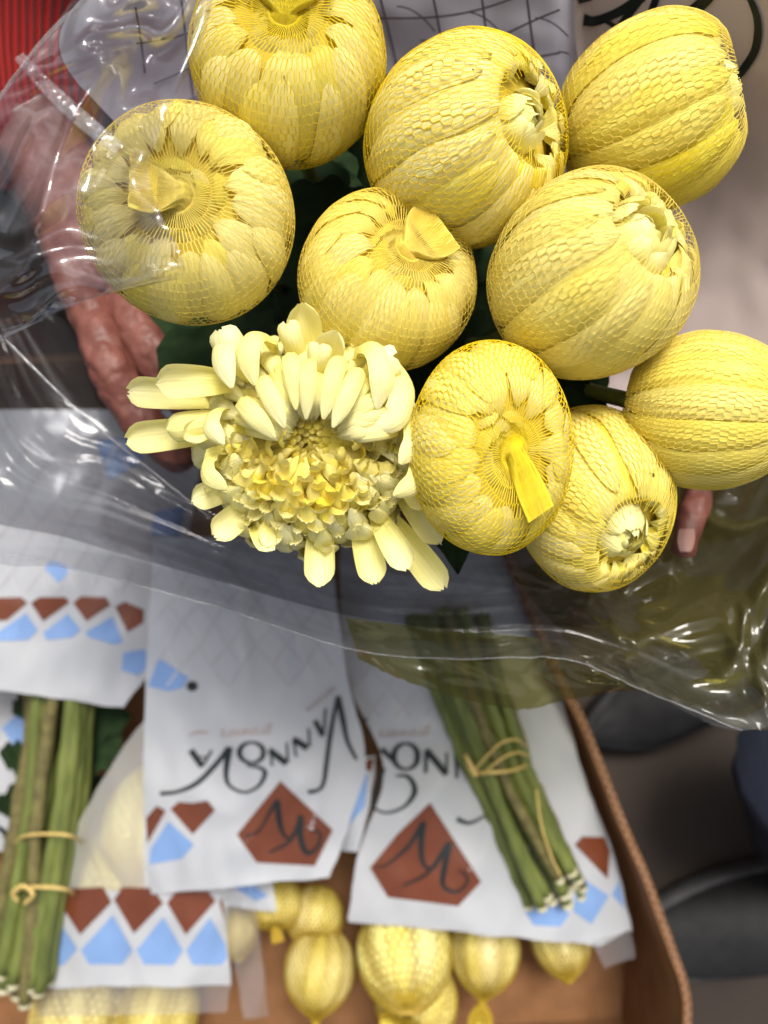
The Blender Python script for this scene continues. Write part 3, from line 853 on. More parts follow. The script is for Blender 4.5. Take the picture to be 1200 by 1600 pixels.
def make_bud(label, u, v, d, rpx, axis, kind='tied', tail=None, seed=0, group='netted buds of the held bouquet', fine=True, stem_to=None, cream=False, hole=1.0, gold=False, stretch=None, strand=.000125):
    rnd = random.Random(seed)
    R = rpx * .965 / 600 * TAN * d
    cen = P(u, v, d)
    root = thing('netted_flower', label, 'flower', cen, group)
    if stretch: root.scale = stretch
    n = Vector(axis).normalized()
    if tail: wdir = Vector(tail['w'])
    else: wdir = Vector((1, .2, .1)) if abs(n.x) < .9 else Vector((0, 1, .1))
    X = (wdir - n * wdir.dot(n)).normalized(); Y = n.cross(X)
    Mx = Matrix((X, Y, n)).transposed()
    prof, netp = Profile(PROF[kind]), Profile(NETP[kind])
    # rows of the net along the axis, and the map from a place on the bud to its mesh cell
    pitch_long, pitch_short = (.076, .020) if fine else (.10, .04)
    NT = 82 if fine else 34
    dth = 2 * math.pi / NT
    tw = rnd.choice((-1, 1)) * rnd.uniform(.2, .8)
    t = .10; k = 0; svals = []
    while t < 1.0:
        svals.append(t)
        t += (pitch_long if k % 2 == 0 else pitch_short) * (1 + .7 * sstep(.72, .95, t)) / netp.len; k += 1
    def warp(sv_): return tw * sv_ + .25 * nz(sv_ * 3, seed * 1.3)
    def lat(s, th):
        sn = s * prof.len / netp.len
        return ((th - warp(sn)) / dth, float(np.interp(sn, svals, np.arange(len(svals)))) / 4 - .125)
    # inner body
    vv = []
    ns, nth = 20, 28
    for i in range(ns):
        sq = i / (ns - 1) * .985
        r, z = prof.at(sq)
        f = .885 - (0 if kind == 'long' else .13) * sstep(.62, .85, sq)
        for j in range(nth):
            th = 2 * math.pi * j / nth
            vv.append(Mx @ (Vector((r * math.cos(th) * f, r * math.sin(th) * f, z * f)) * R))
    mesh_obj('core', vv, grid_faces(ns, nth, True), M['core'], root)
    pm = M['petal_cream'] if cream else M['petal_gold'] if gold else M['petal']
    if not fine and not cream: pm = M['petal_box_shade']
    pi_ = M['petal_box_shade'] if not fine else M['petal_gold'] if gold else M['petal']
    # outer wrapping petals, two layers; the inner ones reach nearer to the tip
    N = (13 if fine else 9) + rnd.randint(0, 2)
    swirl = rnd.choice((-1, 1)) * rnd.uniform(.15, .55)
    e1 = {'tied': .80, 'open': .83, 'long': .88}[kind]
    e2 = {'tied': .91, 'open': .92, 'long': .95}[kind]
    ph = rnd.uniform(0, 6.28)
    if fine and kind != 'tied':
        for k in range(9):
            petal_patch(root, prof, R, Mx, ph + .3 + (k + rnd.uniform(-.25, .25)) * 2 * math.pi / 9, math.pi / 9 * 1.35, .45, {'tied': .96, 'open': .94, 'long': .97}[kind] + rnd.uniform(-.04, .02), -.135, .04, swirl, rnd.uniform(0, 50),
                        M['petal_deep'], .12, tilt=rnd.uniform(-.02, .02), lat=lat)
    for k in range(N):
        petal_patch(root, prof, R, Mx, ph + (k + rnd.uniform(-.2, .2)) * 2 * math.pi / N, math.pi / N * 1.22, .06, e2 + rnd.uniform(-.06, .02), -.100, .040, swirl, rnd.uniform(0, 50),
                    pi_ if rnd.random() < .6 or not fine else M['petal_deep'], .06 if kind == 'open' else .05, tilt=rnd.uniform(-.012, .012), lat=lat)
    for k in range(N):
        petal_patch(root, prof, R, Mx, ph + (k + .5 + rnd.uniform(-.22, .22)) * 2 * math.pi / N, math.pi / N * rnd.uniform(.86, 1.12) * (1 if fine else 1.0), .05, e1 + rnd.uniform(-.09, .04), -.050, .050 if fine else .065, swirl, rnd.uniform(0, 50),
                    pm, .035 if kind == 'open' else .07, tilt=rnd.choice((-1, 1)) * .012, lat=lat)
    # small petals packed in the mouth
    if fine and kind in ('open', 'tied'):
        K = 20 if kind == 'open' else 26
        for k in range(K):
            a = k * 2.39996 + ph; q = math.sqrt((k + .5) / K)
            rr = (.36 if kind == 'open' else .46) * q * hole
            zb = (.42 if kind == 'open' else .20); zt = (.93 + .04 * rnd.uniform(-1, 1) - .03 * (1 - q) if kind == 'open' else .58 + .16 * q + rnd.uniform(-.05, .03))
            b = Vector((rr * 1.1 * math.cos(a), rr * 1.1 * math.sin(a), zb)) * R
            ln = rnd.uniform(.55, 1.0); tp = Vector((rr * ln * math.cos(a + .3), rr * ln * math.sin(a + .3), zt)) * R
            sd = Vector((-math.sin(a), math.cos(a), 0)); inw = Vector((-math.cos(a), -math.sin(a), .2))
            spoon(root, Mx @ b, Mx @ tp, Mx @ sd, Mx @ inw, R * rnd.uniform(.15, .22), .9, -.10, rnd.uniform(0, 40), M['petal_cream'] if kind == 'open' else M['petal_deep'], 10, 7, .3)
    # ---- the net: strands zigzag and touch their neighbours, hexagonal meshes
    rings = []            # (centre, a, b)
    env = [rnd.uniform(0, 50) for _ in range(3)]
    for s in svals:
        r, z = netp.at(s)
        rings.append(('b', r, z, s))
    r_end, z_end = netp.at(1.0)
    tail_rings = []
    if kind in ('tied', 'long') and tail:
        L = tail['len'] * R
        p0 = Vector((0, 0, z_end * R)); lt = (Mx.inverted() @ Vector(tail['t'])).normalized(); lw = (Mx.inverted() @ Vector(tail['w']))
        p1 = p0 + Vector((0, 0, 1)) * L * tail.get('rise', .35); p2 = p1 + lt * L
        nt_ = 11
        for i in range(1, nt_ + 1):
            q = i / nt_
            c = p0 * (1 - q) ** 2 + p1 * 2 * q * (1 - q) + p2 * q * q
            tg = ((p1 - p0) * (1 - q) + (p2 - p1) * q).normalized()
            ww = (lw - tg * lw.dot(tg)).normalized(); bb = tg.cross(ww)
            e = sstep(0, .9, q)
            a = (r_end * (1 - e) * (1 - .15 * math.sin(math.pi * q)) + tail['wid'] * e) * R
            b = (r_end * (1 - e) + .02 * e) * R
            tail_rings.append((c, ww * a, bb * b))
    def netpt(ri, th):
        if ri < len(rings):
            _, r, z, s = rings[ri]
            h = .012 * nz(math.cos(th) * 2.2 + env[0], math.sin(th) * 2.2, z * 3 + env[1]) * sstep(.1, .3, s)
            return Mx @ Vector(((r + h) * math.cos(th) * R, (r + h) * math.sin(th) * R, z * R))
        c, a, b = tail_rings[ri - len(rings)]
        j = len(tail_rings); q = (ri - len(rings) + 1) / j
        return Mx @ (c + a * math.cos(th) + b * math.sin(th) + a.normalized() * (R * .012 * nz(th * 2, q * 3, env[2])))
    tot = len(rings) + len(tail_rings)
    pat = (0.04, .04, .46, .46)
    pl, ql = [], []
    for j in range(NT):
        for sg in (1, -1):
            prev = None
            for i in range(tot - (rnd.randint(0, 2) if kind == 'open' else 0)):
                off = pat[i % 4] if i < len(rings) else pat[i % 4] * .5 + .1
                th = (j + sg * off) * dth + warp(svals[i] if i < len(svals) else 1.0) + .22 * dth * nz(i * .6, j * .9, env[0])
                p = netpt(i, th)
                if prev is not None: pl.append(prev); ql.append(p)
                prev = p
    V, F = prisms([tuple(p) for p in pl], [tuple(p) for p in ql], strand if fine else .00045)
    net = mesh_obj('net', V, F, M['net'] if fine else M['net_box_shade'], root)
    # gathered end of the net, fused into a ribbon
    if tail_rings:
        st = int(len(tail_rings) * tail.get('solid', .45))
        vv = []
        m = 22
        sel = tail_rings[st:]
        for i, (c, a, b) in enumerate(sel):
            for j in range(m):
                x = -1 + 2 * j / (m - 1)
                ruf = b.normalized() * (R * .018 * math.sin(x * 9 + env[0]) * (i / len(sel)))
                ext = (c - tail_rings[max(0, st + i - 1)][0]) * (.25 * nz(x * 3, env[1], 0) if i == len(sel) - 1 else 0)
                vv.append(Mx @ (c + a * (x * .985) + ruf + ext))
        mesh_obj('net_tail', vv, grid_faces(len(sel), m), M['net_band'], root)
    if stem_to is not None:
        b = -n * R * .8
        e = stem_to - cen
        pts = [b, b - n * R * .6 + (e - b) * .12, b + (e - b) * .5 - n * R * .3, e]
        c = crom([tuple(p) for p in pts], 6)
        st_ = tube('stem', c, [.0034] * len(c), M['stem'], root, 8)
        for k in range(3):
            p = Vector(c[3 + k * 3]); a = rnd.uniform(0, 6.28)
            leaf_mesh('leaf', root, p, Vector((math.cos(a), math.sin(a), .25)), Vector((0, 0, 1)), .05, .017, seed + k, org=Vector((0, 0, 0)))
    return root

HOLD = P(640, 500, .60)
def build_buds():
    def b(label, *a, **k):
        make_bud(label, *a, stem_to=HOLD + Vector((random.uniform(-.012, .012), random.uniform(-.012, .012), 0)), **k)
    random.seed(4)
    b('netted yellow bud seen tip on with a wide fused net tail fanned out', 452, 104, .300, 155, (.06, .17, .97), 'tied',
      dict(t=(.10, .80, .38), w=(1, -.1, .0), len=.50, wid=.46, rise=.05, solid=.45), 11)
    b('netted yellow bud seen tip on under the clear side film, short net tail folded over', 299, 344, .292, 166, (.06, -.06, 1), 'tied',
      dict(t=(-.75, .10, .45), w=(.42, -.9, .05), len=.40, wid=.30, rise=.06, solid=.55), 12)
    b('smallest netted bud amid the bouquet, broad net tail lying beside the open bloom', 602, 446, .308, 142, (.36, .30, .88), 'tied',
      dict(t=(.62, .45, .10), w=(.62, -.78, .0), len=.42, wid=.33, rise=.04, solid=.6), 13)
    b('netted yellow bud with a small torn net mouth, next to the lilac lattice print', 722, 230, .300, 158, (.70, .0, .71), 'open', None, 14, hole=.72)
    b('long deep yellow netted bud with its open mouth against the black lettering', 1012, 186, .314, 146, (.88, .20, .43), 'open', None, 15, hole=.9, gold=True)
    b('large netted bud with a wide mouth full of pale curled petals', 917, 438, .290, 159, (.50, .30, .81), 'open', None, 16, hole=1.05)
    b('netted bud beside the open bloom, net gathered in its hollow centre and tail hanging down', 762, 700, .285, 137, (.30, -.12, .94), 'tied',
      dict(t=(.45, -.85, .12), w=(.85, .45, .1), len=.62, wid=.16, rise=.02, solid=.7), 17, stretch=(.95, 1.24, 1))
    b('netted bud partly behind another bud, frayed open mouth above a thumb', 922, 775, .318, 126, (.36, -.52, .77), 'open', None, 18, hole=1.0, stretch=(.98, 1.16, 1))
    b('smooth pointed deep yellow bud with closed net, its tip turned away to one side', 1092, 641, .305, 126, (.90, -.18, .36), 'long',
      dict(t=(1, -.1, .1), w=(0, .8, .6), len=.5, wid=.26, rise=.3, solid=.3), 19, gold=True)
build_buds()

def build_box_buds():
    g = 'netted buds in the cardboard box'
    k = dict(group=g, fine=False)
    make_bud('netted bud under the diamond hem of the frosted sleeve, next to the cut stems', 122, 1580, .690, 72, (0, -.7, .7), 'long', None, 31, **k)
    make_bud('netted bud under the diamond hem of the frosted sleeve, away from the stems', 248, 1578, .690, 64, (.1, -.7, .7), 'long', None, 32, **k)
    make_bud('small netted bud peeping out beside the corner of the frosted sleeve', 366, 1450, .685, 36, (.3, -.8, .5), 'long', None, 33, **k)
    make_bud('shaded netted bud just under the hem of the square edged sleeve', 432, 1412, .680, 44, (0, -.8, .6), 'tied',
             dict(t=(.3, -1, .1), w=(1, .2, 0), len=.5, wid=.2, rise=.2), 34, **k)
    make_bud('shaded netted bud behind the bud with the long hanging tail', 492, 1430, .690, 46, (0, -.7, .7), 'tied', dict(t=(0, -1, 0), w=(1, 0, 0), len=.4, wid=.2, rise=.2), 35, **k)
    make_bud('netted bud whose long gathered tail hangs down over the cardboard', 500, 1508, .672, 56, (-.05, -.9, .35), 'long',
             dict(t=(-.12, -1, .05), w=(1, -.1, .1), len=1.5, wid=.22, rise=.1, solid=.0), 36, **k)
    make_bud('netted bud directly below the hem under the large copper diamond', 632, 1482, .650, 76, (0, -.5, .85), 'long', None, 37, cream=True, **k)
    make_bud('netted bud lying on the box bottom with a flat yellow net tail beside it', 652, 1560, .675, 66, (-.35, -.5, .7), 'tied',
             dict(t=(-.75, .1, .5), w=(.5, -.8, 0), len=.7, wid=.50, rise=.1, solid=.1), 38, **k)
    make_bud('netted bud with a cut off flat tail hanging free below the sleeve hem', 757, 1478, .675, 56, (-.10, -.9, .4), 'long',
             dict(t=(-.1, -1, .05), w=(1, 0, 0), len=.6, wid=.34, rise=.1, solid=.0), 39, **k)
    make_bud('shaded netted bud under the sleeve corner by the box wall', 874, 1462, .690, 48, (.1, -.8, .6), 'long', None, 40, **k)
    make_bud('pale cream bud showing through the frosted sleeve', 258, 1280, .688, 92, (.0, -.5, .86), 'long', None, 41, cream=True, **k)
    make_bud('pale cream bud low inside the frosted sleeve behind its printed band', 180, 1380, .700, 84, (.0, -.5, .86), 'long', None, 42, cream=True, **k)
build_box_buds()

# ------------------------------------------------------------------ the open chrysanthemum
def build_mum():
    rnd = random.Random(77)
    d0 = .300
    cen = P(486, 694, d0)
    R = 172 / 600 * TAN * d0
    root = thing('chrysanthemum', 'open pale yellow chrysanthemum with incurved petals, the only bloom without a net', 'flower', cen)
    n = Vector((.03, -.05, .975)).normalized()
    X = Vector((1, 0, 0)); X = (X - n * X.dot(n)).normalized(); Y = n.cross(X)
    Mx = Matrix((X, Y, n)).transposed()
    # receptacle
    vv = []
    for i in range(12):
        a = math.pi * i / 11
        for j in range(20):
            th = 2 * math.pi * j / 20
            vv.append(Mx @ (Vector((.42 * math.sin(a) * math.cos(th), .42 * math.sin(a) * math.sin(th), -.25 + .34 * math.cos(a))) * R))
    mesh_obj('flower_base', vv, grid_faces(12, 20, True), M['core'], root)
    NP = 240
    for k in range(NP):
        q = (k + .5) / NP
        az = k * 2.399963 + rnd.uniform(-.12, .12)
        up = math.sin(az)                      # +1: towards the top of the flower, -1: bottom
        at = math.radians(5 + 80 * q ** .85) * (1 + rnd.uniform(-.14, .14))
        if up > .1: at *= 1 - .22 * up * q     # upper petals arch further over
        ext = math.radians(34 + 22 * q) * (1.35 if up > .2 else .85) * rnd.uniform(.85, 1.15)
        rho = (.56 + .50 * q ** .65) * rnd.uniform(.94, 1.07)
        wmax = R * (.064 + .078 * q ** .8) * rnd.uniform(.8, 1.2)
        hook = rnd.uniform(.02, .10) * (1 if up > -.2 else -.6)
        nr, ncs = 13, 7
        er = Vector((math.cos(az), math.sin(az), 0)); es = Vector((-math.sin(az), math.cos(az), 0))
        path = []
        a_list = [at + ext * (1 - t) for t in np.linspace(0, 1, nr - 3)]
        start = (.16 * er + Vector((0, 0, -.22)))
        a0 = a_list[0]
        def sp(a, rr): return er * (math.sin(a) * rr) + Vector((0, 0, math.cos(a) * rr * .80 - .16))
        p_first = sp(a0, rho)
        for t in (0, .34, .68):
            path.append(start.lerp(p_first, t) + er * .06 * math.sin(math.pi * t))
        for i, a in enumerate(a_list):
            t = i / (len(a_list) - 1)
            lift = (.045 * math.sin(math.pi * t)) - hook * max(0, t - .7) ** 2 * 8
            path.append(sp(a, rho * (1 + lift)))
        vv, uv = [], []
        cup0 = rnd.uniform(.75, 1.35); sd = rnd.uniform(0, 90); side_tilt = rnd.uniform(-.6, .6)
        nib = rnd.uniform(.3, .6)
        for i, p in enumerate(path):
            t = i / (len(path) - 1)
            tg = (path[min(i + 1, len(path) - 1)] - path[max(i - 1, 0)]).normalized()
            nn = es.cross(tg)
            if nn.dot(-p) < 0: nn = -nn         # concave side faces the heart of the flower
            s2 = (es + nn * side_tilt * t).normalized()
            nn = (nn - s2 * nn.dot(s2)).normalized()
            w = wmax * (.45 + .55 * min(1, t * 1.5)) * (1 - nib * max(0, (t - .80) / .20) ** 1.6)
            if i == len(path) - 1: w *= .62
            cup = cup0 * (1 + .3 * (t > .85))
            for j in range(ncs):
                x = -1 + 2 * j / (ncs - 1)
                a = x * cup
                q_ = p * R + s2 * (math.sin(a) / cup * w) + nn * ((1 - math.cos(a)) / cup * w)
                q_ += nn * (w * .14 * nz(sd, t * 4, x * 2)) + s2 * (w * .35 * nz(sd + 9, t * 2.2))
                if i == len(path) - 1:           # claw-like points at the tip
                    q_ += tg * (wmax * (.45 * (1 - x * x) + .12 * nz(sd, x * 3))) + nn * wmax * .12
                vv.append(Mx @ q_); uv.append((.5 + x / 2, t))
        mesh_obj('petal', vv, grid_faces(len(path), ncs), M['mum_heart'] if q < .35 + .2 * rnd.random() else M['mum'], root, uvs=uv)
    for k in range(30):
        az = k * 2.4; rr = .26 * math.sqrt((k + .5) / 30)
        bb = Vector((rr * math.cos(az), rr * math.sin(az), -.02)) * R; tt = Vector((rr * .7 * math.cos(az), rr * .7 * math.sin(az), .34 + .25 * rr)) * R
        spoon(root, Mx @ bb, Mx @ tt, Mx @ Vector((-math.sin(az), math.cos(az), 0)), Mx @ Vector((-math.cos(az), -math.sin(az), 0)), R * .06, .9, -.12, k * 3.1, M['mum_heart'], 8, 5, .3)
    for k in range(95):
        az = math.radians(172 + 196 * ((k * .618034) % 1)) + rnd.uniform(-.05, .05); al = math.radians(12 + 66 * ((k + .5) / 95) ** .6)
        er = Vector((math.cos(az), math.sin(az), 0)); es = Vector((-math.sin(az), math.cos(az), 0))
        ra = .98 * rnd.uniform(.93, 1.04)
        tp = er * (math.sin(al) * ra) + Vector((0, 0, math.cos(al) * ra * .80 - .16))
        bs = er * (math.sin(al + .25) * ra * .45) + Vector((0, 0, math.cos(al + .25) * ra * .40 - .20))
        spoon(root, Mx @ (bs * R), Mx @ (tp * R), Mx @ (es + Vector((0, 0, rnd.uniform(-.3, .3)))), Mx @ (Vector((0, 0, 1)) - er * .6), R * rnd.uniform(.085, .125), rnd.uniform(1.0, 1.5), rnd.uniform(-.08, .02), rnd.uniform(0, 90),
              M['mum_heart'] if al < .75 or rnd.random() < .3 else M['mum'], 11, 7, rnd.uniform(.3, .7), prof=lambda q: (.5 + .5 * min(1, q * 1.4)) * (1 - .6 * max(0, (q - .82) / .18) ** 2), notch=.05)
    # long loose petals round the rim: base, tip in the picture plane and half width
    up = Vector((0, 0, 1))
    loose = [((372, 600), (243, 602), 27, .292, .282, 1), ((350, 628), (201, 614), 24, .305, .300, 1), ((370, 672), (199, 690), 25, .308, .303, 1),
             ((372, 652), (262, 668), 24, .295, .284, -1), ((350, 660), (285, 690), 19, .298, .285, 1),
             ((390, 755), (299, 784), 21, .305, .298, 1), ((415, 775), (334, 842), 23, .305, .296, 1), ((445, 800), (412, 858), 20, .303, .292, 1),
             ((503, 800), (501, 919), 24, .308, .300, 1), ((560, 800), (588, 914), 23, .310, .303, 1), ((585, 800), (640, 893), 22, .306, .296, 1),
             ((600, 800), (694, 922), 24, .314, .307, 1), ((620, 760), (690, 852), 21, .308, .300, 1), ((600, 690), (656, 636), 22, .298, .286, 1),
             ((490, 580), (471, 466), 27, .300, .278, 1), ((475, 575), (450, 512), 19, .296, .276, -1), ((510, 590), (530, 508), 25, .297, .272, 1), ((495, 600), (497, 545), 20, .286, .268, -1),
             ((400, 600), (345, 520), 26, .290, .272, -1), ((560, 600), (610, 560), 26, .290, .272, -1), ((400, 820), (432, 862), 18, .300, .290, 1), ((620, 730), (668, 800), 20, .300, .29, 1)]
    for i, (b, t, w, db, dt, cs) in enumerate(loose):
        pb, pt_ = P(*b, db) - cen, P(*t, dt) - cen
        side = (pt_ - pb).cross(up)
        wm = w * 1.5 / 600 * TAN * dt
        spoon(root, pb, pt_, side, up if cs > 0 else -up, wm, 1.5, .06 if cs > 0 else -.10, 13.7 * i, M['mum'], 16, 11, .30 if cs > 0 else .45,
              prof=lambda q: (.50 + .50 * math.sin(min(1, q * 1.3) * math.pi * .5)) * (1 - .80 * max(0, (q - .80) / .20) ** 2.6), notch=.025)
    # broad petals that arch over the rim and hang inwards: paths of (u, v, depth)
    arches = [([(415, 585, .300), (385, 535, .286), (352, 528, .277), (345, 560, .272), (362, 606, .272)], 24), ([(440, 580, .300), (424, 530, .284), (398, 520, .274), (385, 552, .269), (398, 602, .270)], 22),
              ([(535, 585, .300), (562, 540, .284), (590, 545, .274), (600, 590, .270), (590, 640, .274)], 25), ([(560, 600, .300), (600, 560, .286), (632, 600, .276), (620, 650, .272), (575, 668, .275)], 26),
              ([(590, 650, .298), (640, 650, .284), (650, 690, .276), (625, 725, .274)], 22), ([(590, 690, .298), (652, 715, .284), (650, 755, .277), (615, 775, .276)], 22),
              ([(450, 590, .290), (448, 552, .274), (455, 575, .266), (462, 640, .268)], 17), ([(478, 590, .290), (482, 560, .272), (480, 590, .264), (478, 655, .267)], 16),
              ([(520, 590, .290), (532, 555, .274), (520, 590, .265), (505, 655, .267)], 18), ([(545, 600, .290), (562, 575, .274), (545, 612, .266), (520, 668, .268)], 18),
              ([(420, 620, .290), (405, 590, .272), (420, 618, .266), (445, 668, .268)], 18), ([(395, 640, .292), (372, 625, .276), (392, 645, .268), (430, 685, .270)], 19),
              ([(370, 640, .296), (335, 640, .282), (325, 665, .274), (350, 695, .274)], 20), ([(375, 700, .296), (325, 715, .284), (322, 745, .277), (355, 765, .277)], 20)]
    for k in range(46):                       # second, inner tier of hanging petals
        az = math.radians(8 + 164 * ((k * .618) % 1)); f = rnd.uniform(.72, 1.0)
        ca, sa = math.cos(az), math.sin(az)
        u0, v0 = 490, 690
        arches.append(([(u0 + ca * 120 * f, v0 - sa * 120 * f, .298), (u0 + ca * 138 * f, v0 - sa * 138 * f, .284), (u0 + ca * 118 * f, v0 - sa * 118 * f, .2745), (u0 + ca * 80 * f, v0 - sa * 80 * f, .2735), (u0 + ca * 48 * f, v0 - sa * 46 * f, .281)], rnd.uniform(10, 15)))
    for i, (pp, w) in enumerate(arches):
        c = [P(*q) - cen for q in crom(pp, 5)]
        vv, uv = [], []
        for k, p in enumerate(c):
            t = k / (len(c) - 1)
            tg = (c[min(k + 1, len(c) - 1)] - c[max(k - 1, 0)]).normalized()
            sd = tg.cross(Vector((0, 0, 1)) + p.normalized() * .7).normalized()
            nn = sd.cross(tg)
            if nn.dot(-p) < 0: nn = -nn
            wd = w / 600 * TAN * .275 * (.55 + .45 * min(1, t * 2)) * (1 - .85 * max(0, (t - .72) / .28) ** 2.2)
            for j in range(9):
                x = -1 + j / 4; a = x * 1.0
                vv.append(p + sd * (math.sin(a) * wd) + nn * ((1 - math.cos(a)) * wd * .9 + .0006 * nz(x * 2, t * 3, i * 3.3))); uv.append((.5 + x / 2, t))
        mesh_obj('petal', vv, grid_faces(len(c), 9), M['mum'], root, uvs=uv)
    # stem and leaves
    e = HOLD - cen
    c = crom([tuple(-n * R * .4), tuple(-n * R * 1.0 + e * .1), tuple(e * .6 - n * R * .2), tuple(e)], 6)
    tube('stem', c, [.0036] * len(c), M['stem'], root, 8)
    for k, (bu, tu, w) in enumerate([((440, 560, .36), (330, 500, .40), .022), ((520, 520, .38), (420, 440, .41), .022), ((560, 560, .38), (640, 640, .40), .02), ((400, 640, .37), (300, 570, .40), .02)]):
        a, b_ = P(*bu), P(*tu)
        leaf_mesh('leaf', root, a - cen, b_ - a, up, (b_ - a).length, w, 60 + k, org=Vector((0, 0, 0)))
build_mum()

# leafy filling between the flower heads, added to darken the gaps
def build_leaves():
    rnd = random.Random(9)
    spots = [(530, 270), (380, 500), (440, 480), (520, 300), (750, 480), (760, 560), (560, 330), (300, 540), (480, 300), (700, 380), (640, 610), (880, 620), (930, 600), (800, 520), (620, 330), (720, 560), (410, 300), (340, 560), (560, 260), (600, 380)]
    root = thing('leafy_shoot', 'dark green lobed leaves packed deep between the flower heads', 'leaves', P(600, 450, .42))
    for i, (u, v) in enumerate(spots):
        d = .375 + rnd.uniform(0, .05)
        a = rnd.uniform(0, 6.28)
        b = P(u, v, d); dr = Vector((math.cos(a), math.sin(a), rnd.uniform(-.2, .3)))
        leaf_mesh('leaf', root, b - dr * .03, dr, Vector((0, 0, 1)), .075, .026, i * 1.7, org=root.location)
    tube('stem', [P(600, 450, .40), P(615, 470, .5), HOLD], [.003, .003, .003], M['stem'], root, 8, root.location)
build_leaves()

# ------------------------------------------------------------------ sleeve round the held bouquet
def film_grid(name, inner, outer, mat, parent, org, na=120, nb=46, amp=.006, seed=0, fa=9, fb=2.2, pw=1.0, fine_amp=.0015, edge_rough=0):
    """film panel between two rails of (u, v, depth); creases run from the inner to the outer rail"""
    I = crom(inner, 12); O = crom(outer, 12)
    def at(A, t):
        x = t * (len(A) - 1); i = min(int(x), len(A) - 2); return A[i] + (A[i + 1] - A[i]) * (x - i)
    vv = []
    for i in range(na):
        a = i / (na - 1)
        pi, po = at(I, a), at(O, a)
        for j in range(nb):
            b = j / (nb - 1)
            q = pi + (po - pi) * b
            dd = pi[2] + (po[2] - pi[2]) * b ** pw
            x, y = a * fa + .8 * nz(b * 3, a * 4, seed), b * fb
            rid = (1 - abs(nz(x, y, seed)) * 2.2) * amp + (1 - abs(nz(x * 2.3, y * 1.8, seed + 7)) * 2) * amp * .45 + nz(x * 5, y * 6, seed) * fine_amp
            k = math.sin(math.pi * min(1, .08 + b * .9)) ** .5
            er = edge_rough * nz(a * 40, seed) * (b > .999)
            vv.append(P(q[0], q[1] + er, dd - rid * k) - org)
    return mesh_obj(name, vv, grid_faces(na, nb), mat, parent)

